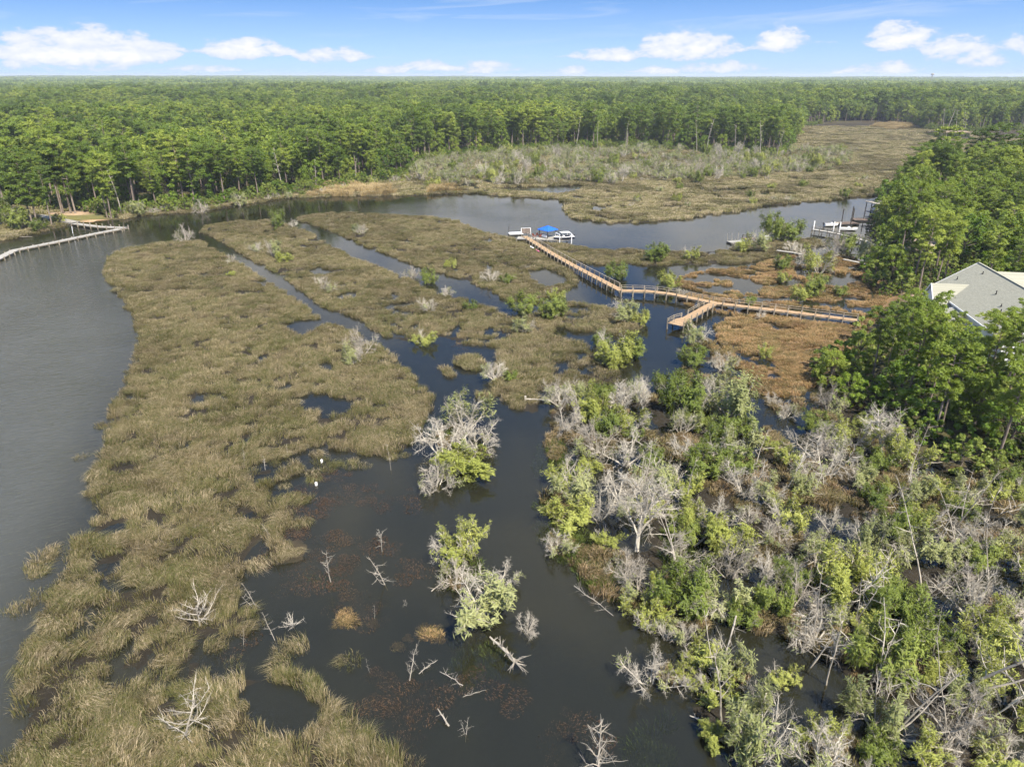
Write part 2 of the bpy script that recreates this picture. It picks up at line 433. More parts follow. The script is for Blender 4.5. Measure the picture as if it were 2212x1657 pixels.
POLY = {}
POLY['A'] = [(415, 521), (330, 527), (262, 541), (230, 560), (222, 590), (240, 625), (272, 660), (290, 700), (294, 737), (290, 774), (267, 800), (270, 837), (237, 877), (230, 914),
  (217, 977), (197, 1037), (187, 1067), (214, 1098), (196, 1140), (172, 1160), (144, 1181), (130, 1231), (100, 1271), (93, 1300), (77, 1344), (73, 1371), (47, 1404),
  (33, 1464), (27, 1498), (17, 1605), (-10, 1660), (-60, 1800), (900, 1800), (872, 1660), (835, 1592), (782, 1550), (737, 1512), (718, 1470), (640, 1437), (560, 1444), (480, 1446),
  (450, 1422), (420, 1398), (434, 1388), (527, 1381), (547, 1338), (522, 1304), (514, 1271), (534, 1221), (567, 1184), (581, 1164), (617, 1150), (634, 1109), (601, 1087), (607, 1040), (634, 1044),
  (657, 1024), (654, 990), (664, 964), (700, 968), (750, 985), (830, 988), (895, 972), (908, 940), (940, 872), (925, 840), (882, 802), (850, 770), (810, 745), (760, 715),
  (700, 696), (655, 658), (600, 622), (550, 590), (500, 559), (460, 538), (432, 518)]
POLY['A2'] = [(565, 1197), (590, 1167), (660, 1157), (672, 1175), (668, 1205), (640, 1222), (590, 1222)]
POLY['B'] = [(430, 505), (442, 490), (500, 480), (570, 476), (620, 484), (655, 497), (690, 517), (760, 556), (830, 582), (880, 602), (930, 628), (1000, 645), (1060, 667), (1100, 684), (1150, 692),
  (1190, 700), (1205, 720), (1221, 734), (1258, 737), (1285, 767), (1318, 794), (1348, 808), (1345, 830), (1285, 836), (1240, 838), (1155, 847), (1175, 867), (1175, 894), (1138, 897), (1091, 881), (1075, 860),
  (1050, 832), (1062, 808), (1075, 782), (1071, 752), (1028, 746), (984, 742), (944, 729), (898, 742), (848, 736), (811, 719), (777, 692), (737, 680), (700, 668), (650, 630), (600, 595), (540, 562), (480, 526), (445, 508)]
POLY['B2'] = [(1140, 690), (1180, 660), (1230, 655), (1290, 660), (1350, 668), (1390, 690), (1380, 720), (1340, 730), (1290, 722), (1240, 715), (1200, 705)]
POLY['B3'] = [(990, 775), (1010, 768), (1040, 775), (1048, 795), (1030, 803), (995, 798)]
POLY['B4'] = [(1025, 853), (1040, 848), (1060, 853), (1055, 862), (1035, 863)]
POLY['B5'] = [(945, 795), (960, 793), (985, 812), (975, 818), (955, 808)]
POLY['C'] = [(638, 472), (680, 463), (760, 460), (850, 465), (930, 470), (985, 478), (1040, 500), (1080, 511), (1120, 519), (1180, 524), (1230, 530), (1300, 540), (1400, 541), (1500, 546), (1570, 540),
  (1600, 530), (1640, 522), (1700, 520), (1760, 515), (1790, 530), (1740, 543), (1700, 552), (1640, 562), (1600, 571), (1530, 573), (1460, 573), (1420, 577), (1350, 572), (1300, 574), (1250, 568), (1215, 572),
  (1240, 590), (1250, 620), (1200, 640), (1165, 655), (1120, 660), (1090, 648), (1060, 633), (1020, 613), (960, 595), (900, 578), (850, 557), (770, 527), (700, 494), (650, 481)]
POLY['E'] = [(1450, 612), (1470, 596), (1500, 587), (1560, 583), (1620, 575), (1690, 556), (1760, 546), (1850, 560), (1900, 600), (1960, 650), (1900, 690), (1850, 684), (1750, 668), (1640, 660), (1560, 645), (1500, 632)]
POLY['F'] = [(1535, 705), (1580, 690), (1640, 688), (1700, 692), (1830, 702), (1900, 690), (1860, 760), (1790, 810), (1740, 850), (1690, 868), (1640, 840), (1590, 810), (1560, 760)]
POLY['F2'] = [(1455, 640), (1500, 635), (1640, 662), (1740, 676), (1740, 690), (1600, 690), (1560, 680), (1480, 660)]
POLY['G'] = [(1185, 860), (1230, 840), (1300, 838), (1400, 850), (1470, 820), (1470, 760), (1500, 730), (1545, 740), (1590, 815), (1690, 870), (1760, 850), (1860, 890), (1960, 990), (2400, 1080), (2600, 1900),
  (1640, 1900), (1560, 1660), (1490, 1560), (1400, 1430), (1350, 1370), (1270, 1330), (1250, 1250), (1190, 1200), (1175, 1080), (1192, 1010), (1172, 960), (1180, 900)]
POLY['K'] = [(940, 935), (1000, 905), (1055, 925), (1065, 975), (1030, 1000), (1000, 1035), (950, 1045), (930, 1010)]
POLY['K2'] = [(955, 1170), (1010, 1140), (1030, 1180), (1060, 1250), (1090, 1330), (1070, 1380), (1010, 1370), (980, 1290), (960, 1230)]
POLY['J'] = [(-900, 690), (-200, 558), (0, 522), (43, 515), (133, 492), (160, 485), (214, 479), (267, 475), (314, 467), (384, 462), (434, 458), (514, 445), (611, 430), (701, 428), (737, 424), (848, 424),
  (938, 422), (1028, 418), (1071, 425), (1138, 428), (1205, 431), (1225, 440), (1218, 455), (1238, 472), (1305, 484), (1355, 484), (1475, 475), (1575, 461), (1659, 445), (1775, 435), (1876, 425),
  (1919, 421), (2000, 412), (2600, 330), (3300, 250), (3300, 190), (-1600, 190)]
POLY['H'] = [(1908, 428), (1895, 455), (1880, 500), (1905, 535), (1880, 560), (1860, 600), (1905, 640), (1880, 690), (1855, 715), (1840, 765), (1775, 805), (1790, 850), (1860, 890), (1960, 990), (2030, 1015),
  (2230, 1060), (2500, 1110), (3300, 960), (3300, 368), (2300, 372), (2110, 380), (1990, 395), (1945, 410), (1918, 424)]
HOLE = {}
HOLE['pool1'] = ([(625, 862), (660, 850), (740, 858), (768, 875), (742, 892), (700, 902), (655, 885)], .5)
HOLE['pool2'] = ([(688, 790), (700, 780), (722, 785), (720, 798), (700, 803)], .4)
HOLE['pool3'] = ([(610, 704), (650, 690), (700, 690), (705, 702), (655, 726), (625, 722)], .25)
HOLE['pool4'] = ([(150, 1392), (175, 1340), (200, 1305), (218, 1300), (205, 1360), (176, 1394)], .4)
HOLE['pool5'] = ([(205, 1265), (240, 1250), (290, 1255), (285, 1272), (240, 1282)], .35)
HOLE['pool6'] = ([(178, 1215), (190, 1185), (228, 1183), (222, 1210), (200, 1230)], .3)
HOLE['pool7'] = ([(500, 1500), (560, 1475), (640, 1480), (700, 1520), (690, 1590), (620, 1600), (560, 1560)], .35)
HOLE['pool8'] = ([(236, 1142), (260, 1132), (286, 1138), (280, 1148), (250, 1150)], .3)
HOLE['pool9'] = ([(258, 1400), (280, 1370), (292, 1395), (270, 1430), (255, 1425)], .3)
for i_, q_ in enumerate(([(1045, 520), (1055, 512), (1068, 514), (1072, 524), (1056, 527)], [(1040, 580), (1055, 572), (1072, 577), (1066, 588), (1048, 588)], [(882, 708), (890, 699), (912, 699), (910, 712), (892, 716)], [(966, 718), (985, 702), (1006, 700), (1002, 718), (980, 728)],
                      [(916, 572), (926, 564), (936, 570), (930, 578)], [(600, 552), (615, 544), (632, 548), (625, 558), (608, 560)], [(660, 585), (690, 574), (715, 582), (705, 596), (675, 597)], [(720, 640), (738, 632), (752, 640), (740, 650)], [(545, 612), (562, 606), (580, 612), (565, 620)],
                      [(1205, 800), (1222, 775), (1232, 790), (1220, 815)], [(1235, 765), (1262, 752), (1275, 770), (1250, 785)], [(830, 640), (850, 630), (872, 640), (850, 650)], [(1095, 700), (1120, 690), (1140, 700), (1118, 712)], [(440, 800), (462, 792), (480, 800), (460, 810)], [(520, 920), (545, 905), (562, 918), (540, 930)],
                      [(470, 700), (490, 692), (512, 700), (490, 708)], [(420, 870), (436, 862), (450, 870), (434, 878)], [(370, 1010), (388, 1000), (400, 1012), (384, 1022)], [(585, 880), (600, 872), (612, 884), (598, 890)], [(560, 740), (580, 732), (596, 742), (578, 750)])): HOLE['wet%d' % i_] = (q_, .22)
HOLE['inlet'] = ([(1040, 408), (1130, 404), (1200, 404), (1262, 399), (1255, 410), (1225, 419), (1190, 420), (1120, 415)], .5)
HOLE['far_pond'] = ([(1988, 288), (2020, 283), (2095, 284), (2100, 300), (2040, 303), (2000, 294)], .6)
HOLE['far_bend'] = ([(1905, 432), (1925, 418), (1990, 395), (2060, 372), (2060, 382), (1995, 408), (1935, 428)], .6)
HOLE['tick'] = ([(1690, 905), (1745, 925), (1780, 985), (1770, 1010), (1720, 1000), (1690, 960)], .4)
HOLE['tick2'] = ([(1590, 1400), (1680, 1380), (1780, 1420), (1830, 1480), (1810, 1560), (1740, 1640), (1760, 1720), (1560, 1720), (1560, 1640), (1640, 1560), (1600, 1470)], .5)
HOLE['tick3'] = ([(1790, 1170), (1850, 1180), (1850, 1230), (1800, 1250)], .4)
HOLE['tick4'] = ([(1270, 1330), (1340, 1290), (1420, 1330), (1440, 1420), (1400, 1440), (1350, 1375)], .4)
HOLE['cross'] = ([(1135, 585), (1175, 580), (1215, 590), (1228, 612), (1180, 622), (1140, 605)], .2)
HOLE['e1'] = ([(1570, 612), (1620, 605), (1650, 622), (1640, 640), (1590, 632)], .3)
HOLE['e2'] = ([(1780, 600), (1840, 590), (1860, 610), (1810, 625)], .3)
WP = {k: wpoly(v) for k, v in POLY.items()}
WH = {k: (wpoly(v), d) for k, (v, d) in HOLE.items()}
#        mean height, pool noise amount
LAND = {'A': (.075, .35), 'A2': (.25, .1), 'B': (.065, .40), 'B2': (.12, .44), 'B3': (.25, .1), 'B4': (.25, .1), 'B5': (.15, .3), 'C': (.075, .355), 'E': (.10, .52), 'F': (.15, .36),
        'F2': (.10, .55), 'G': (.11, .50), 'K': (.05, .52), 'K2': (.05, .52), 'J': (.17, .31)}
FRONT = np.array([(-1600, 700), (-700, 600), (-100, 478), (0, 456), (165, 453), (230, 463), (300, 462), (400, 452), (500, 440), (560, 432), (640, 420), (700, 411), (800, 398), (875, 384), (900, 352), (1000, 337),
  (1150, 327), (1300, 320), (1450, 324), (1600, 336), (1685, 340), (1712, 312), (1732, 276), (1800, 264), (1900, 263), (1975, 270), (2005, 282), (2110, 284), (2300, 280), (3300, 280)], float)
def front_margin(X, Y):
    """metres behind the front edge of the forest (positive = in the forest)"""
    Ys = np.maximum(Y, 5.0)
    px, py = to_px(X, Ys, 0.0)
    fy = np.interp(px, FRONT[:, 0], FRONT[:, 1])
    v = (828.5 - fy) / FPX
    u = (px - 1106) / FPX
    d1 = math.cos(PITCH) + v * math.sin(PITCH); d2 = -math.sin(PITCH) + v * math.cos(PITCH)
    yf = np.where(d2 < -.003, -CAMH / np.minimum(d2, -.003) * d1, 1e5)
    return Y - yf

def height(X, Y):
    h = np.full(X.shape, -.75); best = np.full(X.shape, -1e9)
    lob = (fbm(X / 3.2, Y / 3.2, 11, 3) - .5) * 4.2
    for k, (mean, amp) in LAND.items():
        p = WP[k]; near = (X > p[:, 0].min() - 12) & (X < p[:, 0].max() + 12) & (Y > p[:, 1].min() - 12) & (Y < p[:, 1].max() + 12)
        if not near.any(): continue
        d = sdf(p, X[near], Y[near]) - (.1 if k in 'ABC' else 0) + lob[near] * (.30 if k in 'ABC' else .9 if k == 'J' else .5)
        sc = 4.2 if k != 'J' else 11.0
        q = np.clip((fbm(X[near] / sc, Y[near] / sc, 3, 4) - amp) * 8, -1.6, 1)
        pool = mean * q + (fbm(X[near] / 1.6, Y[near] / 1.6, 7, 2) - .5) * .17
        hh = np.where(d > 0, pool, -.75)
        hh = np.where((d > 0) & (d < 1.2), np.maximum(hh, .02 + mean * .4), hh)
        e = np.clip((d + .6) / 1.4, 0, 1); e = e * e * (3 - 2 * e)
        hh = np.where(d > -.6, -.75 + (np.maximum(hh, -.32) + .75) * e, -.75)
        h[near] = np.maximum(h[near], hh)
    for k, (p, dep) in WH.items():
        near = (X > p[:, 0].min() - 6) & (X < p[:, 0].max() + 6) & (Y > p[:, 1].min() - 6) & (Y < p[:, 1].max() + 6)
        if not near.any(): continue
        d = sdf(p, X[near], Y[near]) + lob[near] * .35
        e = np.clip(d / 1.2 + .3, 0, 1)
        h[near] = h[near] * (1 - e) - dep * e
    # dry ground: right bank and the forest
    d = sdf(WP['H'], X, Y) + lob * .5
    up = np.clip(d / 3, 0, 1) * .5 + np.clip(d / 40, 0, 1) * 1.6
    h = np.where(d > 0, np.maximum(h, up), h)
    fm = front_margin(X, Y)
    hol = np.maximum(sdf(WH['far_pond'][0], X, Y), sdf(WH['far_bend'][0], X, Y))
    upf = np.clip((fm + 6) / 8, 0, 1) * .5 + np.clip(fm / 60, 0, 1) * .8
    ok = (fm > -6) & (Y > 120) & (hol < -3)
    h = np.where(ok, np.maximum(h, upf), h)
    h = np.where((Y > 1500) | (np.abs(X) > 1500), np.maximum(h, 1.0), h)
    return h

# ------------------------------------------------------------------ ground sheet
def graded(a, b, step, lo, hi, grow=1.16):
    mid = list(np.arange(a, b + step, step)); s = step; x = mid[0]; left = []
    while x > lo: s *= grow; x -= s; left.append(x)
    s = step; x = mid[-1]; right = []
    while x < hi: s *= grow; x += s; right.append(x)
    return np.array(left[::-1] + mid + right)
gx = graded(-120, 150, 1.0, -9000, 9000); gy = graded(28, 270, 1.0, -300, 14000, 1.09)
GX, GY = np.meshgrid(gx, gy)
X1, Y1 = GX.ravel(), GY.ravel()
GH = height(X1, Y1)
LAWN = wpoly([(85, 478), (110, 462), (165, 458), (232, 466), (245, 474), (214, 479), (165, 486), (120, 482)])
SANDH = wpoly([(1955, 640), (2000, 630), (2010, 650), (2015, 690), (1980, 690), (1960, 665)])
def ground_colours():
    n = len(X1); c = np.zeros((n, 4)); c[:, 3] = 1
    nz = fbm(X1 / 4, Y1 / 4, 21, 4)[:, None]
    mud = np.array([.020, .017, .012]); lit = np.array([.055, .043, .026]); bed = np.array([.024, .023, .014])
    col = mud + (lit - mud) * np.clip((GH[:, None] - .02) / .25, 0, 1) * (0.4 + .9 * nz)
    col = np.where(GH[:, None] < -.05, bed * (.6 + .9 * nz), col)
    fm = front_margin(X1, Y1); dh = sdf(WP['H'], X1, Y1)
    floor = np.array([.055, .050, .022]) * (.5 + nz)
    f = np.clip(np.maximum(fm / 6, dh / 4), 0, 1)[:, None]
    col = col * (1 - f) + floor * f
    def zone(p, cc, w=1.5):
        nonlocal col
        f = np.clip(sdf(p, X1, Y1) / w + .5, 0, 1)[:, None]; col = col * (1 - f) + np.array(cc) * (.6 + .8 * nz) * f
    zone(LAWN, (.125, .115, .040)); zone(SANDH, (.34, .25, .17), 3)
    zone(wpoly([(112, 463), (150, 458), (190, 459), (205, 463), (160, 467)]), (.34, .24, .15))
    zone(wpoly([(183, 478), (195, 475), (212, 476), (208, 481), (190, 483)]), (.42, .27, .16))
    zone(wpoly([(95, 462), (125, 455), (165, 452), (165, 458), (120, 462)]), (.30, .22, .15))
    E_ = np.clip(sdf(WP['E'], X1, Y1) / 3, 0, 1)[:, None]; F_ = np.clip(sdf(WP['F'], X1, Y1) / 3, 0, 1)[:, None]
    land = np.clip((GH[:, None] + .02) / .1, 0, 1)
    rus = np.array([.20, .125, .06]) * (.5 + nz)
    col = col * (1 - np.maximum(E_, F_) * land) + rus * np.maximum(E_, F_) * land
    c[:, :3] = np.clip(col, .005, .9)
    return c
ny, nx = GX.shape
ii = np.arange(ny * nx).reshape(ny, nx)
quads = np.stack([ii[:-1, :-1], ii[:-1, 1:], ii[1:, 1:], ii[1:, :-1]], -1).reshape(-1, 4)
me = bpy.data.meshes.new('ground')
me.vertices.add(ny * nx); me.vertices.foreach_set('co', np.stack([X1, Y1, GH], 1).ravel())
me.loops.add(quads.size); me.loops.foreach_set('vertex_index', quads.ravel())
me.polygons.add(len(quads)); me.polygons.foreach_set('loop_start', np.arange(len(quads)) * 4)
me.update(calc_edges=True)
at = me.color_attributes.new('soil', 'FLOAT_COLOR', 'POINT'); at.data.foreach_set('color', ground_colours().ravel())
m, t, o = new_mat('ground_soil')
a = t.node('ShaderNodeAttribute', attribute_name='soil'); g = t.node('ShaderNodeNewGeometry')
d = t.node('ShaderNodeBsdfPrincipled'); d.inputs['Roughness'].default_value = .95; d.inputs['Specular IOR Level'].default_value = .15
n1 = t.noise(g.outputs['Position'], 2.2, 5, .7); n2 = t.noise(g.outputs['Position'], 11, 4, .7)
v = t.math('ADD', t.math('MULTIPLY', n1, .9), t.math('MULTIPLY', n2, .9))
t.l.new(t.vmath('SCALE', a.outputs['Color'], scale=t.math('ADD', v, .1)), d.inputs['Base Color'])
b = t.node('ShaderNodeBump'); b.inputs['Strength'].default_value = .6; b.inputs['Distance'].default_value = .12
t.l.new(n2, b.inputs['Height']); t.l.new(b.outputs[0], d.inputs['Normal']); t.l.new(d.outputs[0], o.inputs[0])
me.materials.append(m)
me.polygons.foreach_set('use_smooth', [True] * len(me.polygons))
tag(link('ground', me), kind='structure')

# ------------------------------------------------------------------ water sheet
wx = np.concatenate([np.arange(-420, -130, 15), np.arange(-130, 160, 3.0), np.arange(160, 620, 15)])
wy = np.concatenate([np.arange(-60, 25, 12), np.arange(25, 300, 3.0), np.arange(300, 820, 15)])
WX, WY = np.meshgrid(wx, wy); xs, ys = WX.ravel(), WY.ravel()
ny, nx = WX.shape; ii = np.arange(ny * nx).reshape(ny, nx)
quads = np.stack([ii[:-1, :-1], ii[:-1, 1:], ii[1:, 1:], ii[1:, :-1]], -1).reshape(-1, 4)
me = bpy.data.meshes.new('water')
me.from_pydata(np.stack([xs, ys, 0 * xs], 1).tolist(), [], quads.tolist())
# wind exposure: the two open reaches of the creek are ruffled, the marsh pools lie still
RIV_L = wpoly([(-900, 720), (0, 545), (150, 510), (260, 500), (330, 530), (225, 570), (220, 610), (290, 720), (265, 800), (225, 920), (190, 1050), (90, 1260), (30, 1450), (-20, 1700), (-1500, 1900)])
RIV_R = wpoly([(700, 455), (900, 435), (1215, 440), (1240, 475), (1340, 490), (1640, 452), (1900, 428), (1880, 470), (1760, 505), (1560, 535), (1400, 536), (1230, 522), (1100, 508), (980, 472)])
rip = np.maximum(np.clip(sdf(RIV_L, xs, ys) / 12 + .5, 0, 1) * .6, np.clip(sdf(RIV_R, xs, ys) / 10 + .4, 0, 1) * .13)
ra = me.attributes.new('ripple', 'FLOAT', 'POINT'); ra.data.foreach_set('value', rip)
m, t, o = new_mat('creek_water')
g = t.node('ShaderNodeNewGeometry'); at = t.node('ShaderNodeAttribute', attribute_name='ripple')
pos = g.outputs['Position']
rot = t.node('ShaderNodeVectorRotate', rotation_type='Z_AXIS'); t.l.new(pos, rot.inputs['Vector']); rot.inputs['Angle'].default_value = R(-28)
pw = t.vmath('MULTIPLY', rot.outputs[0], (.55, 1.5, 1.0))
w1 = t.noise(pw, .75, 3, .55, .6); w2 = t.noise(pw, 2.4, 3, .6, .3); w3 = t.noise(pos, .06, 2, .5)
hgt = t.math('ADD', t.math('MULTIPLY', w1, 1.0), t.math('MULTIPLY', w2, .38))
amp = t.math('MULTIPLY', t.math('ADD', t.math('MULTIPLY', at.outputs['Fac'], 1.0), .035), t.maprange(w3, .3, .7, .55, 1.15))
b = t.node('ShaderNodeBump'); b.inputs['Strength'].default_value = 1.0; b.inputs['Distance'].default_value = .34
t.l.new(t.math('MULTIPLY', hgt, amp), b.inputs['Height'])
fr = t.node('ShaderNodeFresnel'); fr.inputs['IOR'].default_value = 1.44; t.l.new(b.outputs[0], fr.inputs['Normal'])
gl = t.node('ShaderNodeBsdfGlossy'); gl.inputs['Roughness'].default_value = .05; t.l.new(b.outputs[0], gl.inputs['Normal'])
tr = t.node('ShaderNodeBsdfTransparent'); tr.inputs['Color'].default_value = (.50, .48, .36, 1)
mur = t.node('ShaderNodeBsdfDiffuse'); t.l.new(t.mixc(t.math('MULTIPLY', at.outputs['Fac'], 1.6), (.032, .033, .021, 1), (.064, .066, .055, 1)), mur.inputs['Color'])     # suspended silt, more of it in the open creek
mm = t.node('ShaderNodeMixShader'); t.l.new(t.maprange(at.outputs['Fac'], 0, .6, .36, .80), mm.inputs[0])
t.l.new(tr.outputs[0], mm.inputs[1]); t.l.new(mur.outputs[0], mm.inputs[2])
mx = t.node('ShaderNodeMixShader'); t.l.new(fr.outputs[0], mx.inputs[0])
t.l.new(mm.outputs[0], mx.inputs[1]); t.l.new(gl.outputs[0], mx.inputs[2]); t.l.new(mx.outputs[0], o.inputs[0])
me.materials.append(m)
tag(link('water', me), kind='structure')

# ------------------------------------------------------------------ scattering (ground cover and forest mass only)
PROTO = {}
def proto_collection(name, meshes):
    c = bpy.data.collections.new(name)
    for i, mm_ in enumerate(meshes):
        c.objects.link(bpy.data.objects.new('%s_%02d' % (name, i), mm_))
    PROTO[name] = (c, len(meshes))
def scatter(name, pts, scl, rz, idx, coll, tilt=None, label=None, cat=None):
    c, n = PROTO[coll]
    N = len(pts)
    me = bpy.data.meshes.new(name); me.vertices.add(N); me.vertices.foreach_set('co', np.asarray(pts, float).ravel())
    rot = np.zeros((N, 3)); rot[:, 2] = rz
    if tilt is not None: rot[:, :2] = tilt
    sc_ = np.asarray(scl, float); sc_ = np.repeat(sc_[:, None], 3, 1) if sc_.ndim == 1 else sc_
    for nm, typ, arr in (('rot', 'FLOAT_VECTOR', rot), ('scl', 'FLOAT_VECTOR', sc_)):
        a = me.attributes.new(nm, typ, 'POINT'); a.data.foreach_set('vector', arr.ravel())
    a = me.attributes.new('idx', 'INT', 'POINT'); a.data.foreach_set('value', np.asarray(idx, np.int32))
    ng = bpy.data.node_groups.new('scatter_' + name, 'GeometryNodeTree')
    ng.interface.new_socket('Geometry', in_out='INPUT', socket_type='NodeSocketGeometry')
    ng.interface.new_socket('Geometry', in_out='OUTPUT', socket_type='NodeSocketGeometry')
    nn = ng.nodes; L = ng.links
    gi = nn.new('NodeGroupInput'); go = nn.new('NodeGroupOutput')
    ci = nn.new('GeometryNodeCollectionInfo'); ci.inputs[0].default_value = c; ci.inputs[1].default_value = True; ci.inputs[2].default_value = True
    ip = nn.new('GeometryNodeInstanceOnPoints')
    def na(nm, dt):
        q = nn.new('GeometryNodeInputNamedAttribute'); q.data_type = dt; q.inputs[0].default_value = nm
        return next(s for s in q.outputs if s.enabled and s.name == 'Attribute')
    e2r = nn.new('FunctionNodeEulerToRotation'); L.new(na('rot', 'FLOAT_VECTOR'), e2r.inputs[0])
    L.new(gi.outputs[0], ip.inputs['Points']); L.new(ci.outputs[0], ip.inputs['Instance'])
    ip.inputs['Pick Instance'].default_value = True
    L.new(na('idx', 'INT'), ip.inputs['Instance Index']); L.new(e2r.outputs[0], ip.inputs['Rotation'])
    L.new(na('scl', 'FLOAT_VECTOR'), ip.inputs['Scale']); L.new(ip.outputs[0], go.inputs[0])
    ob = link(name, me)
    md = ob.modifiers.new('scatter', 'NODES'); md.node_group = ng
    return tag(ob, label, cat, kind='stuff')
def jitter_grid(rng, x0, x1, y0, y1, s):
    X, Y = np.meshgrid(np.arange(x0, x1, s), np.arange(y0, y1, s))
    return X.ravel() + (rng.random(X.size) - .5) * s * 1.1, Y.ravel() + (rng.random(X.size) - .5) * s * 1.1

def grass_mesh(name, seed, n, rad, hgt, lean, width, mat, curl=.5, flat=0.0):
    """a tussock: bent tapering blades that share one lean"""
    rng = np.random.default_rng(seed)
    a = rng.random(n) * 2 * math.pi; r = rad * np.sqrt(rng.random(n))
    base = np.stack([r * np.cos(a), r * np.sin(a), np.full(n, -.05)], 1)
    h = hgt * (.55 + .6 * rng.random(n))
    out = np.stack([np.cos(a), np.sin(a)], 1) * (r / rad)[:, None] * .45
    ln = np.stack([np.full(n, lean), np.zeros(n)], 1) + out + rng.normal(0, .22, (n, 2))
    mid = base + np.concatenate([ln * (h * .30)[:, None], (h * .62)[:, None]], 1)
    tipz = h * (1 - flat - curl * np.clip(np.linalg.norm(ln, axis=1), 0, 1) * .5)
    tip = base + np.concatenate([ln * (h * (.85 + .3 * curl))[:, None], tipz[:, None]], 1)
    sd = rng.normal(0, 1, (n, 2)); sd /= np.linalg.norm(sd, axis=1)[:, None]
    w = width * (.6 + .8 * rng.random(n)); sd = np.concatenate([sd * w[:, None] / 2, np.zeros((n, 1))], 1)
    V = np.stack([base - sd, base + sd, mid + sd * .9, mid - sd * .9, tip], 1).reshape(-1, 3)
    F = []
    for i in range(n): q = i * 5; F += [(q, q + 1, q + 2, q + 3), (q + 3, q + 2, q + 4)]
    me = bpy.data.meshes.new(name); me.from_pydata(V.tolist(), [], F); me.materials.append(mat)
    return me
proto_collection('marsh_tussock', [grass_mesh('marsh_tussock_%d' % i, 10 + i, [130, 190, 200, 130, 190, 130][i], [1.0, .8, .85, 1.0, .8, 1.0][i], .85 + .12 * (i % 3), [.25, .75, 1.05, .35, .9, .1][i], .042, M['marsh'], .7, [0, .15, .3, .05, .2, 0][i]) for i in range(6)])
proto_collection('far_tussock', [grass_mesh('far_tussock_%d' % i, 30 + i, 150, 1.3, 1.0, [.25, .5, .7, .4][i], .10, M['marsh_far'], .6, .1) for i in range(4)])
proto_collection('russet_tussock', [grass_mesh('russet_tussock_%d' % i, 40 + i, 170, .9, .75, [.3, .5, .8, .2][i], .07, M['orange'], .6, .1) for i in range(4)])
proto_collection('brown_tussock', [grass_mesh('brown_tussock_%d' % i, 45 + i, 170, .9, .85, [.3, .5, .8, .2][i], .07, M['brown'], .6, .1) for i in range(4)])
proto_collection('golden_reed', [grass_mesh('golden_reed_%d' % i, 50 + i, 130, 1.2, 2.0, [.15, .3, .4][i], .11, M['reed'], .3) for i in range(3)])
proto_collection('green_rush', [grass_mesh('green_rush_%d' % i, 60 + i, 110, .9, .95, [.2, .4, .1][i], .055, M['rush'], .3) for i in range(3)])
proto_collection('pondweed', [grass_mesh('pondweed_%d' % i, 70 + i, 70, .9, .28, [.6, 1.2, .9][i], .05, M['weed'], .8, .2) for i in range(3)])

rng = np.random.default_rng(5)
def region_points(key, step, hmin=0.0, grow=None, near=True):
    p = WP[key]
    x0, x1 = p[:, 0].min() - 1, p[:, 0].max() + 1; y0, y1 = p[:, 1].min() - 1, p[:, 1].max() + 1
    x0 = max(x0, -260); x1 = min(x1, 420); y0 = max(y0, 30); y1 = min(y1, 800)
    X, Y = jitter_grid(rng, x0, x1, y0, y1, step)
    px, py = to_px(X, Y); k = (px > -60) & (px < 2280) & (py < 1740)
    X, Y = X[k], Y[k]
    k = sdf(p, X, Y) > -1.5; X, Y = X[k], Y[k]
    h = height(X, Y); k = h > hmin
    return X[k], Y[k], h[k]
def swirl(X, Y, seed=31, s=14.0):
    return (fbm(X / s, Y / s, seed, 3) - .5) * 9 + math.pi * .1
def put_grass(name, keys, step, coll, s0, s1, hmin=0.02, zoff=0.0, label='', cat='grass', thin=None, filt=None):
    XX, YY, HH = [], [], []
    for k in keys:
        x, y, h = region_points(k, step, hmin); XX.append(x); YY.append(y); HH.append(h)
    X = np.concatenate(XX); Y = np.concatenate(YY); Hh = np.concatenate(HH)
    if filt is not None:
        k = filt(X, Y, Hh); X, Y, Hh = X[k], Y[k], Hh[k]
    n = len(X); lush = fbm(X / 5, Y / 5, 77, 3); wild = 1 - .75 * np.clip((Y - 55) / 45, 0, 1) if coll == 'marsh_tussock' else np.ones(n)
    s = (s0 + (s1 - s0) * rng.random(n)) * (1 + (lush - .5) * wild)
    low = np.clip((Y - 55) / 60, 0, 1) if coll == 'marsh_tussock' else 0 * Y      # the sward is shorter away from the creek mouth
    sc_ = np.stack([s, s, s * (1 + .5 * (fbm(X / 9, Y / 9, 91, 3) - .5) * wild) * (1 - .12 * low)], 1)
    scatter(name, np.stack([X, Y, Hh + zoff], 1), sc_, swirl(X, Y) + rng.normal(0, .35, n), (np.where(rng.random(n) < wild * .85, rng.integers(0, PROTO[coll][1], n), rng.choice([0, 3, 5], n)) if coll == 'marsh_tussock' else rng.integers(0, PROTO[coll][1], n)), coll, label=label, cat=cat)
    return n
upl = lambda X, Y, h: (front_margin(X, Y) < 2) & (sdf(WP['H'], X, Y) < 1)
CNT = {}
gaps = lambda X, Y, h: ((fbm(X / 2.2, Y / 2.2, 37, 3) > .38 + .11 * vnoise(X / 16, Y / 16, 38)) | (rng.random(len(X)) < .12)) & ((h > .01) | (rng.random(len(X)) < .62))
CNT['marsh'] = put_grass('marsh_grass', ['A', 'A2', 'B', 'B2', 'B3', 'B4', 'B5', 'C'], .80, 'marsh_tussock', .7, 1.15, -.06, label='olive and straw coloured marsh grass covering the flats between creek and ditches', filt=gaps)
ex, ey = [], []
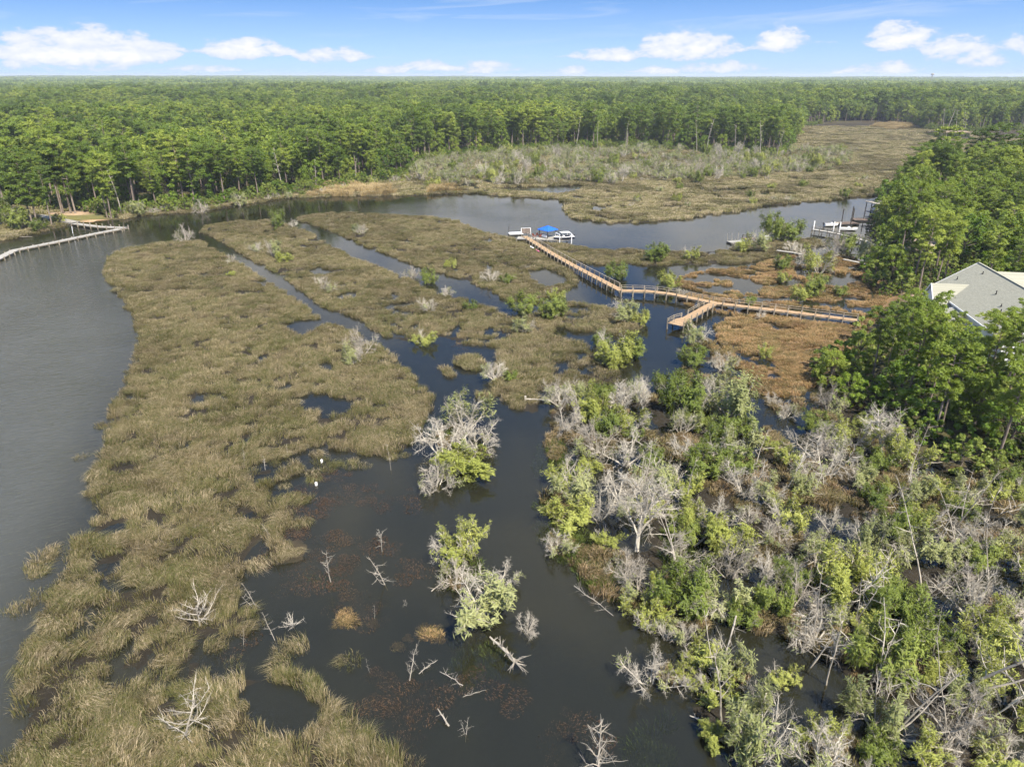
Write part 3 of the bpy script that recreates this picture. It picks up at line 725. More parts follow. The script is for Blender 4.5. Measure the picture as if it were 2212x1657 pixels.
for k_ in ('A', 'B', 'C'):
    p_ = WP[k_]; x_, y_ = jitter_grid(rng, p_[:, 0].min() - 4, p_[:, 0].max() + 4, max(34, p_[:, 1].min() - 4), p_[:, 1].max() + 4, 1.15)
    d_ = sdf(p_, x_, y_); q_ = (d_ > -3.2) & (d_ < -.3) & (fbm(x_ / 2.5, y_ / 2.5, 87, 2) > .64) & (y_ < 95) & (height(x_, y_) < -.1)
    for o_ in 'ABC':
        if o_ != k_: q_ &= sdf(WP[o_], x_, y_) < -6
    ex.append(x_[q_]); ey.append(y_[q_])
ex = np.concatenate(ex); ey = np.concatenate(ey); n = len(ex)
scatter('edge_tussocks', np.stack([ex, ey, np.full(n, -.30)], 1), .7 + .5 * rng.random(n), swirl(ex, ey) + rng.normal(0, .5, n), rng.integers(0, 6, n), 'marsh_tussock', label='loose tussocks of marsh grass standing in the water off the marsh edge', cat='grass')
orp = lambda X, Y, h: (fbm(X / 12, Y / 12, 55, 3) > .0) & upl(X, Y, h)
CNT['russet'] = put_grass('russet_grass', ['E', 'F', 'F2'], .95, 'russet_tussock', .6, 1.15, .02, label='russet marsh grass around the landward end of the boardwalk', filt=upl)
CNT['thick'] = put_grass('thicket_grass', ['G', 'K', 'K2'], 1.15, 'brown_tussock', .5, 1.3, .04, label='brown grass growing between the shrubs of the flooded thicket', filt=lambda X, Y, h: (fbm(X / 7, Y / 7, 66, 3) > .42) & upl(X, Y, h))
CNT['far'] = put_grass('far_marsh_grass', ['J'], 1.8, 'far_tussock', .8, 1.25, .0, label='tan marsh grass on the flats across the creek', filt=lambda X, Y, h: (front_margin(X, Y) < 6) & (Y < 760) & (sdf(LAWN, X, Y) < -2))
REED = [wpoly(q) for q in ([(665, 427), (690, 408), (740, 402), (835, 405), (850, 422), (740, 426)], [(925, 420), (935, 406), (985, 402), (995, 416)],
                           [(1880, 276), (1895, 268), (1965, 270), (1975, 278), (1930, 281)])]
def near_reed(X, Y, h):
    k = np.zeros(X.shape, bool)
    for q in REED: k |= sdf(q, X, Y) > 0
    return k
CNT['reed'] = put_grass('golden_reeds', ['J'], 1.5, 'golden_reed', .8, 1.3, -.3, label='golden reeds fringing the far bank of the creek', cat='reeds', filt=lambda X, Y, h: near_reed(X, Y, h) & (fbm(X / 6, Y / 6, 19, 3) > .44))
RUSH = [wpoly(q) for q in ([(1165, 955), (1200, 950), (1235, 1000), (1200, 1040), (1165, 1020)], [(1160, 1080), (1200, 1060), (1260, 1130), (1300, 1220), (1260, 1240), (1190, 1210), (1170, 1150)], [(1010, 985), (1060, 985), (1050, 1040), (1000, 1050)],
                           [(1260, 1200), (1360, 1240), (1350, 1290), (1280, 1280)], [(1430, 1160), (1500, 1180), (1520, 1230), (1450, 1240)], [(960, 1220), (1030, 1200), (1045, 1260), (985, 1270)], [(960, 1360), (1060, 1400), (1080, 1450), (990, 1450)],
                           [(1360, 1590), (1440, 1560), (1450, 1660), (1380, 1680)], [(690, 1240), (715, 1235), (720, 1255), (695, 1262)], [(905, 905), (960, 895), (1000, 930), (950, 960)])]
X, Y = jitter_grid(rng, -40, 80, 35, 130, .95); k = np.zeros(X.shape, bool)
for q in RUSH: k |= sdf(q, X, Y) > -.3
X, Y = X[k], Y[k]; n = len(X)
scatter('green_rushes', np.stack([X, Y, np.maximum(height(X, Y), -.45) - .28], 1), .5 + .6 * rng.random(n), rng.random(n) * 6.3, rng.integers(0, 3, n), 'green_rush', label='bright green rushes standing in the shallow channel', cat='rushes')
WEED = wpoly([(560, 1180), (640, 1060), (700, 1000), (900, 1000), (900, 1100), (840, 1160), (960, 1260), (960, 1380), (1010, 1440), (1130, 1480), (1320, 1560), (1360, 1660), (880, 1660), (760, 1510), (700, 1440), (480, 1420), (540, 1380), (560, 1280)])
X, Y = jitter_grid(rng, -50, 40, 35, 110, 1.1)
dn = fbm(X / 5, Y / 5, 41, 4); k = (sdf(WEED, X, Y) > 0) & (dn > .53) & (height(X, Y) < -.1); X, Y = X[k], Y[k]; n = len(X)
scatter('pondweed_mats', np.stack([X, Y, -.17 + .16 * rng.random(n)], 1), .5 + .8 * rng.random(n), rng.random(n) * 6.3, rng.integers(0, 3, n), 'pondweed', label='reddish brown pondweed just under the surface of the shallows', cat='pondweed')

TUFT = [(745, 1330, 1.2), (752, 1342, 1.0), (738, 1345, .9), (915, 1355, 1.0), (930, 1368, 1.1), (945, 1378, .9), (920, 1372, .8), (860, 1395, .7), (805, 1345, .7), (880, 1375, .6), (1000, 740, .9), (985, 745, .8), (1015, 743, .7), (1000, 752, .6)]
tp_ = np.array([P(x + dx_, y + dy_, 0)[:2] for x, y, s_ in TUFT for dx_, dy_ in ((-7, 2), (0, 0), (8, 3), (2, -6))]); n = len(tp_)
scatter('russet_tufts', np.concatenate([tp_, np.full((n, 1), -.25)], 1), np.repeat([s_ for *_, s_ in TUFT], 4) * (.45 + .3 * rng.random(n)), rng.random(n) * 6.3, rng.integers(0, 4, n), 'russet_tussock', label='small russet grass tufts standing in the shallow pond', cat='grass')
# ------------------------------------------------------------------ plants
def unit(v): return v / (np.linalg.norm(v, axis=-1, keepdims=True) + 1e-9)
def leaf_quads(mb, rng, C, Nrm, L, Wd, D=None, m=0, spread=.55):
    """rhombic leaf sprays at C, facing roughly Nrm, drawn out along D"""
    n = len(C)
    if n == 0: return
    Nn = unit(np.asarray(Nrm) + rng.normal(0, spread, (n, 3)))
    T = rng.normal(0, 1, (n, 3)) if D is None else np.asarray(D) + rng.normal(0, .35, (n, 3))
    T = unit(T - Nn * np.sum(T * Nn, 1, keepdims=True)); B = np.cross(Nn, T)
    L = (np.broadcast_to(L, (n,)) * (.6 + .8 * rng.random(n)))[:, None] / 2; Wd = (np.broadcast_to(Wd, (n,)) * (.6 + .8 * rng.random(n)))[:, None] / 2
    V = np.stack([C - T * L, C + B * Wd - T * L * .1, C + T * L, C - B * Wd - T * L * .1], 1).reshape(-1, 3)
    mb.add(V, (np.arange(n)[:, None] * 4 + np.arange(4)).tolist(), m)

def pine(seed, H, nb=26, per=48, leaf=.62, base=.5, wide=.17, m_t=0, m_l=1, sep=True):
    """tall loblolly: bare trunk, ragged layered crown of needle clumps"""
    rng = np.random.default_rng(seed)
    tr = MB(); cr = MB() if sep else tr
    k = 7; zs = np.linspace(-.5, H * .97, k); wob = np.cumsum(rng.normal(0, .09, (k, 2)), 0) * H / 24
    pts = np.concatenate([wob, zs[:, None]], 1); rad = np.linspace(.012 * H + .05, .03, k)
    tr.tube(pts, rad, 6, 0)
    ctr = lambda z: np.array([np.interp(z, zs, wob[:, 0]), np.interp(z, zs, wob[:, 1]), z])
    for i in range(nb):
        f = (i + rng.random()) / nb
        z = H * (base + (1 - base) * f * .95); a = i * 2.4 + rng.normal(0, .5)
        prof = math.sin(math.pi * min(1, .22 + .78 * (1 - f))) ** .7 * (1 if f > .12 else .7)
        ln = H * wide * (.45 + .75 * rng.random()) * max(prof, .22)
        p0 = ctr(z); out = np.array([math.cos(a), math.sin(a), 0]); up = .15 + .55 * f + rng.normal(0, .12)
        p1 = p0 + out * ln * .55 + np.array([0, 0, ln * up * .35]); p2 = p0 + out * ln + np.array([0, 0, ln * up * .85])
        tr.tube([p0, p1, p2], [.035 + .004 * H * (1 - f), .035, .015], 3, 0, False)
        nc = 2 + int(ln / (H * .055))
        for c in range(nc):
            s = .45 + .6 * (c + rng.random() * .6) / nc
            q = p0 + (p1 - p0) * min(1, s * 2) if s < .5 else p1 + (p2 - p1) * (s - .5) * 2
            q = q + rng.normal(0, .022 * H, 3) * (1, 1, .45)
            R0 = H * .033 * (.75 + .6 * rng.random())
            d = unit(rng.normal(0, 1, (per, 3))); d[:, 2] = np.abs(d[:, 2]) * .9 - .2
            leaf_quads(cr, rng, q + d * R0 * (.4 + .7 * rng.random(per))[:, None] * (1.15, 1.15, 1.0), d + (0, 0, .45), leaf * H / 24, leaf * .38 * H / 24, None, 0 if sep else m_l)
    for _ in range(3):      # dead stubs under the crown
        z = H * (base - .03 - .15 * rng.random()); a = rng.random() * 6.3; p0 = ctr(z)
        tr.cone(p0, p0 + np.array([math.cos(a), math.sin(a), .1]) * H * (.03 + .05 * rng.random()), .05)
    return tr, cr

def broadleaf(seed, H, ncl=34, per=85, leaf=.6, width=.36, low=.18, sep=True, m_l=1):
    rng = np.random.default_rng(seed)
    tr = MB(); cr = MB() if sep else tr
    top = np.array([rng.normal(0, .03), rng.normal(0, .03), .6]) * H
    tr.tube([(0, 0, -.4), top * .5 + rng.normal(0, .02 * H, 3) * (1, 1, 0), top], [.02 * H + .05, .014 * H, .006 * H], 6)
    for i in range(ncl):
        f = (i + .5) / ncl; z = H * (low + (.93 - low) * f); a = i * 2.4 + rng.normal(0, .4)
        rr = H * width * math.sqrt(max(.06, 1 - ((f - .38) / .66) ** 2)) * (.35 + .6 * math.sqrt(rng.random()))
        q = np.array([math.cos(a) * rr, math.sin(a) * rr, z]) + rng.normal(0, .03 * H, 3)
        tr.tube([top * min(1, .35 + f * .6), q], [.007 * H, .002 * H], 3, 0, False)
        R0 = H * .085 * (.7 + .7 * rng.random())
        d = unit(rng.normal(0, 1, (per, 3))); d[:, 2] = np.where(d[:, 2] < -.3, -d[:, 2], d[:, 2])
        leaf_quads(cr, rng, q + d * R0 * (.55 + .55 * rng.random(per))[:, None], d + (0, 0, .3), leaf, leaf * .6, None, 0 if sep else m_l)
    return tr, cr

def limb(rng, p0, d, L, n, bend, sag=0.0):
    pts = [np.asarray(p0, float)]; d = np.asarray(d, float)
    for i in range(n):
        d = unit(d + rng.normal(0, bend, 3) + np.array([0, 0, sag])); pts.append(pts[-1] + d * L / n)
    return np.array(pts)

def cedar(seed, nst=5, nbr=11, ntw=7, nsub=3, h=1.0, fol=0.0, side=None, thick=1.0, leafn=3, trunk=False, patchy=.5):
    """old red cedar about 1 unit in radius: fanned stems, fine bleached twigs, sprays left on part of it"""
    rng = np.random.default_rng(seed)
    tr = MB(); cr = MB(); tips = []
    th0 = rng.random() * 6.3
    if trunk:
        tp = limb(rng, (0, 0, -.1), (rng.normal(0, .12), rng.normal(0, .12), 1), h * .75, 5, .06)
        tr.tube(tp, np.linspace(.065, .03, 6) * thick, 6)
    for i in range(nst):
        a = th0 + i * 6.283 / nst + rng.normal(0, .35); tilt = .25 + .75 * rng.random()
        d = np.array([math.cos(a) * tilt, math.sin(a) * tilt, .9 * h])
        p0 = tp[2 + i % 4] if trunk else np.array([math.cos(a), math.sin(a), 0]) * .05 - (0, 0, .06)
        L = (1.0 + .3 * rng.random()) * (.75 if trunk else 1.0)
        st = limb(rng, p0, d, L, 5, .14, .03)
        tr.tube(st, np.linspace(.036, .010, 6) * thick, 4, 0, False)
        for b in range(nbr):
            f = .25 + .75 * (b + rng.random()) / nbr; k = min(4, int(f * 5)); q0 = st[k] + (st[k + 1] - st[k]) * (f * 5 - k)
            bd = unit(st[k + 1] - st[k]) * .6 + rng.normal(0, .7, 3) + np.array([math.cos(a) * .2, math.sin(a) * .2, .18])
            bl = .5 * (1.15 - .6 * f) * (.6 + .7 * rng.random())
            br = limb(rng, q0, bd, bl, 3, .2, .02)
            tr.tube(br, np.array([.012, .010, .008, .004]) * thick, 3, 0, False)
            for w in range(ntw):
                g = .25 + .75 * (w + rng.random()) / ntw; kk = min(2, int(g * 3)); r0 = br[kk] + (br[kk + 1] - br[kk]) * (g * 3 - kk)
                td = unit(unit(br[kk + 1] - br[kk]) * .8 + rng.normal(0, .6, 3) + (0, 0, .12)); tl = .20 * (.5 + .8 * rng.random())
                e = r0 + td * tl; tr.cone(r0, e, .0040 * thick)
                tips.append((e, td, a))
                for s in range(nsub):
                    h0 = r0 + td * tl * (.3 + .6 * rng.random()); sd = unit(td * .7 + rng.normal(0, .6, 3)); tr.cone(h0, h0 + sd * .085 * (.6 + .8 * rng.random()), .0030 * thick)
    if fol > 0:
        E = np.array([t_[0] for t_ in tips]); D = np.array([t_[1] for t_ in tips])
        msk = fbm(E[:, 0] * 1.3 + 5 + seed, E[:, 1] * 1.3 + E[:, 2], seed, 2)
        if side is not None: msk = msk + .35 * (E[:, 0] * math.cos(side) + E[:, 1] * math.sin(side))
        k = msk >= np.quantile(msk, 1 - fol); E, D = E[k], D[k]
        for q in range(leafn):
            C = E - D * .14 * rng.random((len(E), 1)) + rng.normal(0, .040, E.shape)
            leaf_quads(cr, rng, C, unit(E - (0, 0, .2)) + (0, 0, .5), .15, .032, D * 1.4 + (0, 0, .2))
    return tr, cr

def snag(seed, H=1.0, nb=9, rad=.022, spread=.28, fork=False, low=.35, up=.35):
    """dead standing trunk with broken limbs, one unit tall"""
    rng = np.random.default_rng(seed); tr = MB()
    tp = limb(rng, (0, 0, -.06), (rng.normal(0, .1), rng.normal(0, .1), 1), H, 6, .06)
    tr.tube(tp, np.linspace(rad, rad * .25, 7), 5)
    stems = [tp]
    if fork:
        s2 = limb(rng, tp[1], (rng.normal(0, .3) + .35, rng.normal(0, .3), 1), H * .7, 5, .08); tr.tube(s2, np.linspace(rad * .7, rad * .2, 6), 4); stems.append(s2)
    for i in range(nb):
        st = stems[i % len(stems)]; f = low + (.97 - low) * (i + rng.random()) / nb; n = len(st) - 1; k = min(n - 1, int(f * n)); q = st[k] + (st[k + 1] - st[k]) * (f * n - k)
        a = i * 2.4 + rng.normal(0, .5); L = spread * (1.2 - .8 * f) * (.5 + .8 * rng.random())
        br = limb(rng, q, (math.cos(a), math.sin(a), up + rng.normal(0, .2)), L, 4, .22, .05)
        tr.tube(br, np.linspace(rad * .42, rad * .1, 5), 3, 0, False)
        for s in range(5):
            kk = 1 + s % 3; p = br[kk]; tr.cone(p, p + unit(unit(br[kk + 1] - br[kk]) + rng.normal(0, .6, 3)) * L * .35 * (.5 + rng.random()), rad * .14)
    return tr

def bare_tree(seed, nl=10, rad=.055):
    """wide bleached skeleton tree: short trunk, long up-curving limbs, about 1 unit in radius"""
    rng = np.random.default_rng(seed); tr = MB()
    tp = limb(rng, (0, 0, -.1), (rng.normal(0, .15), rng.normal(0, .15), 1), .95, 6, .07); tr.tube(tp, np.linspace(rad, rad * .45, 7), 6)
    for i in range(nl):
        f = .25 + .75 * i / (nl - 1); n = 6; k = min(5, int(f * n)); q = tp[k] + (tp[k + 1] - tp[k]) * min(1, f * n - k)
        a = i * 2.3 + rng.normal(0, .35); L = (1.05 - .35 * f) * (.75 + .4 * rng.random())
        br = limb(rng, q, (math.cos(a), math.sin(a), .12 + .5 * f), L, 6, .12, .09)
        tr.tube(br, np.linspace(rad * .55, rad * .13, 7), 4, 0, False)
        for s in range(7):
            kk = 1 + s % 5; p = br[kk]; d = unit(unit(br[kk + 1] - br[kk]) * .7 + rng.normal(0, .55, 3) + (0, 0, .15)); sb = limb(rng, p, d, L * .38 * (.5 + .7 * rng.random()), 3, .2, .05)
            tr.tube(sb, np.linspace(rad * .26, rad * .07, 4), 3, 0, False)
            for w in range(3): tr.cone(sb[1 + w % 2], sb[1 + w % 2] + unit(d + rng.normal(0, .7, 3)) * L * .13, rad * .09)
    return tr

def two(name, pair, mt, ml):
    return (pair[0].mesh(name + '_trunk', mt), pair[1].mesh(name + '_crown', ml) if pair[1].n else None)
def one(name, mb, mats): return mb.mesh(name, mats)

PINES = [two('pine_%d' % i, pine(100 + i, 24.0, 30 + 2 * (i % 3), 84, .50, [.36, .45, .5, .3, .54][i], [.21, .18, .18, .23, .2][i]), M['bark'], M['pine']) for i in range(5)]
NPINES = [two('near_pine_%d' % i, pine(120 + i, 17.0, 26, 85, .50, [.42, .5, .36][i], .20), M['bark'], M['pine_near']) for i in range(3)]
BROADS = [two('broadleaf_%d' % i, broadleaf(140 + i, 16.0, 40, 80, .75, [.34, .40, .30][i], [.12, .15, .1][i]), M['bark_dark'], M['broad'] if i != 1 else M['broad_dark']) for i in range(3)]
NBROADS = [two('near_broadleaf_%d' % i, broadleaf(150 + i, 9.0, 46, 110, .36, [.42, .46, .38][i], .06), M['bark_dark'], M['broad'] if i != 1 else M['broad_dark']) for i in range(3)]
DEAD = [two('dead_cedar_%d' % i, cedar(200 + i, [5, 6, 5, 7][i], 12, 9, 4, [1.0, .7, 1.2, .6][i], [0, .16, .08, .22][i], None, 1.0, 3), M['dead'] if i != 1 else M['dead_grey'], M['cedar_grey']) for i in range(4)]
MIXED = [two('half_green_cedar_%d' % i, cedar(220 + i, 6, 11, 8, 3, [1.0, .8, 1.2, .9][i], [.5, .65, .6, .75][i], [0.5, 2.2, 4.0, 5.2][i], .8, 7), M['dead'], M['cedar'] if i % 2 else M['cedar_grey']) for i in range(4)]
GREEN = [two('green_cedar_%d' % i, cedar(240 + i, 7, 12, 8, 1, [1.0, .75, 1.25][i], .92, None, .8, 8), M['dead_grey'], [M['shrub'], M['cedar'], M['shrub']][i]) for i in range(3)]
TALLD = [two('tall_dead_cedar_%d' % i, cedar(260 + i, 9, 11, 8, 4, 1.5, 0, None, .95, trunk=True), M['dead'], M['cedar']) for i in range(2)]
SNAGS = [one('snag_%d' % i, snag(280 + i, 1, [10, 14, 12, 8][i], [.012, .011, .013, .009][i], [.24, .3, .35, .18][i], i in (1, 2)), M['dead'] if i == 1 else M['dead_grey']) for i in range(4)]
TSNAGS = [one('forest_snag_%d' % i, snag(290 + i, 1, 11, .013, .13, False, .45), M['dead_grey']) for i in range(3)]
BARE = [one('bare_tree_%d' % i, bare_tree(300 + i, 9 + i, .027), M['dead'] if i else M['dead_grey']) for i in range(2)]
CONE = one('conifer_snag', snag(320, 1, 34, .016, .32, False, .12, .25), M['dead_grey'])

def join_two(name, pr, mt, ml): return pr.mesh(name, [mt, ml])
proto_collection('forest_pine', [join_two('forest_pine_m%d' % i, pine(400 + i, 24.0, 22, 46, .66, [.45, .52, .38, .5][i], [.17, .16, .19, .15][i], sep=False)[0], M['bark'], M['pine']) for i in range(4)]
                 + [join_two('forest_broad_m%d' % i, broadleaf(420 + i, 17.0, 30, 45, 1.1, .36, .12, sep=False)[0], M['bark_dark'], M['broad']) for i in range(2)])
def canopy(seed, n=14, rad=17, mat=1):
    rng = np.random.default_rng(seed); mb = MB()
    for i in range(n):
        a = i * 2.4; r = rad * math.sqrt((i + .3) / n); c = np.array([math.cos(a) * r, math.sin(a) * r, 17 + rng.normal(0, 1.8)])
        d = unit(rng.normal(0, 1, (70, 3))); d[:, 2] = np.abs(d[:, 2])
        leaf_quads(mb, rng, c + d * (4.6, 4.6, 5.2) * (.7 + .4 * rng.random((70, 1))), d + (0, 0, .3), 2.6, 1.7, None, 0)
    return mb
proto_collection('canopy', [canopy(440 + i).mesh('canopy_m%d' % i, [M['pine'] if i != 2 else M['broad']]) for i in range(3)])
def joined(pr, mats):
    mb = MB(); mb.V = list(pr[0].V) + [v for v in pr[1].V]; n0 = pr[0].n
    mb.F = list(pr[0].F) + [tuple(i + n0 for i in f) for f in pr[1].F]; mb.M = [0] * len(pr[0].F) + [1] * len(pr[1].F); mb.n = n0 + pr[1].n
    return mb.mesh('scrub_m', mats)
proto_collection('scrub_belt', [joined(cedar(500 + i, 5, 8, 6, 2, 1.3, [.25, .6, .95, .6][i], None, 1.0, 4), [M['dead_grey'], M['cedar_grey'] if i == 1 else M['shrub']]) for i in range(4)])
proto_collection('undergrowth', [join_two('undergrowth_m%d' % i, broadleaf(460 + i, 4.0, 18, 40, .55, .55, .05, sep=False)[0], M['bark_dark'], [M['shrub'], M['broad_dark']][i % 2]) for i in range(3)])
# ------------------------------------------------------------------ placing plants
rnd = random.Random(12); rng = np.random.default_rng(99)
def plant(name, meshes, loc, scale, rz, label, cat, group=None, parts=('trunk', 'crown'), tilt=None):
    if isinstance(meshes, tuple) and meshes[1] is not None:
        t_ = thing(name, label, cat, tuple(loc), rz, group, scale)
        link(parts[0], meshes[0], t_); link(parts[1], meshes[1], t_)
    else:
        mesh = meshes[0] if isinstance(meshes, tuple) else meshes
        t_ = tag(link(name, mesh, None, tuple(loc), rz, scale), label, cat, group)
    if tilt: t_.rotation_euler = (tilt[0], tilt[1], rz)
    return t_
KIND = {'d': ('dead_cedar', DEAD), 'm': ('half_dead_cedar', MIXED), 'g': ('green_cedar', GREEN), 't': ('tall_dead_cedar', TALLD)}
FIX = []     # occupied (x, y, r)
def hgt(p): return float(height(np.array([p[0]]), np.array([p[1]]))[0])
def shrub(x, y, w, kind, label, var=None, group=None, cat='shrub', tall=1.0):
    """foot of the shrub at pixel (x, y) on the ground, w = its width in those pixels"""
    p = P(x, y, 0.05); r = w * depth_of(p) / FPX / 2 / 1.05
    nm, L = KIND[kind]
    v = rnd.randrange(len(L)) if var is None else var % len(L)
    FIX.append((p[0], p[1], r))
    z = max(hgt(p), -.5)
    return plant(nm, L[v], (p[0], p[1], z), (r, r, r * tall * (.95 + .45 * rnd.random())), rnd.random() * 6.28, label, cat, group, ('branches', 'foliage'))

# --- the two shrub islands in the open water
shrub(958, 985, 147, 'd', 'bleached bare cedar at the left of the upper shrub island in the pond', 0)
shrub(1000, 935, 129, 'm', 'half dead cedar at the back of the upper shrub island, green in the middle', 0)
shrub(1035, 975, 135, 'd', 'largest bleached cedar at the right of the upper shrub island', 2)
shrub(1000, 1020, 141, 'g', 'low yellow green cedar at the front of the upper shrub island', 1, tall=.6)
shrub(944, 1052, 103, 'd', 'round pale grey dead bush at the front tip of the upper shrub island', 3)
shrub(970, 1215, 112, 'm', 'half green cedar at the left of the lower shrub island', 1)
shrub(1005, 1195, 100, 'm', 'upright half green cedar at the top of the lower shrub island', 3, tall=1.35)
shrub(985, 1262, 94, 'd', 'small bleached cedar in the waist of the lower shrub island', 1)
shrub(1040, 1335, 194, 'm', 'large half dead cedar in the middle of the lower shrub island', 0)
shrub(1075, 1262, 100, 'd', 'bleached spiky cedar on the right shoulder of the lower shrub island', 2)
shrub(1138, 1362, 80, 'd', 'small bleached bush standing alone right of the lower shrub island', 0)
shrub(1068, 820, 62, 'd', 'white dead bush at the marsh edge beside the pond channel', 3)
shrub(1105, 822, 40, 'g', 'small green bush next to the white dead bush at the marsh edge', 0)
shrub(780, 770, 85, 'd', 'straggly grey bush on the marsh tip left of the ditch pond', 1)
shrub(760, 790, 50, 'm', 'small green and grey bush on the marsh tip left of the ditch pond', 2)
shrub(918, 740, 62, 'm', 'green bush with dead twigs on the near edge of the middle marsh', 1)
shrub(1130, 672, 78, 'g', 'green cedar leaning over the end of the second ditch', 0)
shrub(1195, 690, 72, 'g', 'dense green cedar in the water left of the boardwalk bend', 2)
shrub(1200, 652, 50, 'm', 'pale half dead cedar behind the dense green one by the boardwalk bend', 3)
shrub(1345, 695, 85, 'm', 'greyish cedar with dead limbs below the boardwalk bend', 0)
shrub(1385, 700, 50, 'g', 'round green bush right of the greyish cedar below the bend', 1)
shrub(1325, 775, 105, 'm', 'half green cedar on the marsh point in the main channel', 1)
shrub(1365, 768, 70, 'g', 'green cedar at the right tip of the marsh point in the channel', 0)
shrub(1325, 792, 70, 'g', 'bright yellow green bush at the front of the marsh point', 1)
shrub(1300, 745, 48, 'g', 'small bright green bush at the back of the marsh point', 2)
shrub(1330, 600, 62, 'g', 'green cedar on the islet behind the diagonal boardwalk', 0)
shrub(1443, 622, 56, 'g', 'round bright green bush behind the boardwalk by the water', 1)
shrub(1418, 565, 70, 'g', 'low green bush on the creek bank right of the pier', 2)
shrub(1490, 560, 45, 'm', 'small half dead bush on the creek bank', 1)
shrub(925, 612, 48, 'g', 'small green bush beside the second ditch', 0)
shrub(890, 600, 48, 'd', 'pale dead bush lying at the second ditch', 1)
shrub(975, 580, 32, 'g', 'small green bush alone on the marsh above the second ditch', 1)
shrub(925, 675, 55, 'd', 'bare white branching bush in the middle marsh', 2)
shrub(1130, 720, 60, 'm', 'sprawling half dead bush in the marsh below the second ditch end', 2)
shrub(1016, 670, 38, 'g', 'small light green bush in the middle marsh', 2)
shrub(1060, 610, 55, 'd', 'pale twiggy bush on the marsh left of the boardwalk', 0)
shrub(1095, 612, 36, 'g', 'dark green bush on the marsh left of the boardwalk', 0)
shrub(965, 640, 36, 'd', 'straw coloured dead bush near the second ditch', 3)
shrub(600, 492, 42, 'g', 'lone green pine shaped shrub on the creek side of the marsh', 2, tall=1.7)
shrub(632, 490, 30, 'd', 'small dead bush beside the lone green shrub by the creek', 0)
shrub(400, 520, 52, 'd', 'fallen bleached bush at the mouth of the first ditch', 1)
shrub(590, 556, 55, 'm', 'half green bush on the strip between the ditches', 0)
shrub(612, 568, 40, 'g', 'low green bush on the strip between the ditches', 1)
shrub(555, 545, 36, 'd', 'grey twiggy bush on the strip between the ditches', 3)
shrub(500, 570, 28, 'd', 'small dead bush on the near bank of the first ditch', 2)
shrub(500, 598, 22, 'g', 'tiny green bush on the near bank of the first ditch', 1)
shrub(710, 632, 42, 'd', 'dead brush heap in the marsh strip between the ditches', 1)
shrub(690, 615, 30, 'd', 'small pale dead bush behind the brush heap in the marsh strip', 2)
shrub(770, 500, 28, 'g', 'green tuft of shrub on the creek marsh', 0)
shrub(780, 507, 32, 'd', 'pale dead bush beside the green tuft on the creek marsh', 3)
shrub(45, 497, 62, 'g', 'bright green bush on the left bank in front of the path', 0, tall=1.2)
shrub(88, 499, 42, 'g', 'green bush at the water between the pines of the left bank', 2)
shrub(128, 481, 34, 'g', 'low green bush beside the path near the lawn', 1, tall=.7)
shrub(8, 488, 80, 'g', 'dark green bush at the left edge by the path', 0, tall=1.2)
shrub(300, 466, 46, 'm', 'half green bush at the waterline right of the lawn', 0)
shrub(435, 459, 44, 'd', 'pale dead bush tipping into the creek on the left bank', 1)
shrub(520, 445, 40, 'm', 'half dead bush on the bare strip of the left bank', 2)
# --- right of the boardwalk
shrub(1500, 745, 75, 'm', 'grey green cedar at the foot of the boardwalk spur', 2)
shrub(1497, 790, 78, 'g', 'dense green cedar on the bank below the boardwalk spur', 0)
shrub(1470, 640, 30, 'd', 'pale tussock like dead bush in the water under the boardwalk', 3)
shrub(1640, 690, 34, 'd', 'dead grey bush against the boardwalk piles', 0)
shrub(1755, 640, 62, 'g', 'tall green bush on the russet marsh behind the boardwalk', 2, tall=1.3)
shrub(1725, 650, 46, 'g', 'low green bush beside the tall one behind the boardwalk', 1)
shrub(1815, 640, 40, 'g', 'round green bush by the end of the boardwalk', 0)
shrub(1620, 660, 32, 'g', 'small dark green bush close behind the boardwalk rail', 2)
shrub(1650, 775, 36, 'm', 'thin pale green sapling in the russet marsh', 3, tall=1.6)
shrub(1690, 610, 34, 'g', 'light green bush in the wet russet marsh', 1)
shrub(1770, 590, 85, 'm', 'big grey half dead cedar clump between marsh and right shore', 1, tall=.9)
shrub(1735, 580, 60, 'd', 'grey dead cedar left of the big clump by the right shore', 2, tall=1.2)
shrub(1690, 585, 48, 'g', 'small green cedar on the marsh left of the grey clump', 0)
shrub(1640, 545, 60, 'm', 'half green cedar by the small grey dock', 0)
shrub(1700, 520, 78, 'g', 'dark green spreading cedar on the creek bank', 2)
shrub(1665, 523, 60, 'g', 'upright dark cedar next to the spreading one on the creek bank', 0, tall=1.4)
shrub(1710, 545, 50, 'd', 'tan dead bush at the broken pier', 0)
shrub(1800, 545, 60, 'd', 'pale dead cedar below the white pier', 1)
shrub(1830, 540, 50, 'g', 'round dark green bush below the white pier', 0)
shrub(1870, 565, 70, 'm', 'grey green cedar at the landing of the white pier', 2)
shrub(1600, 545, 45, 'm', 'green bush at the grass edge left of the small grey dock', 3)
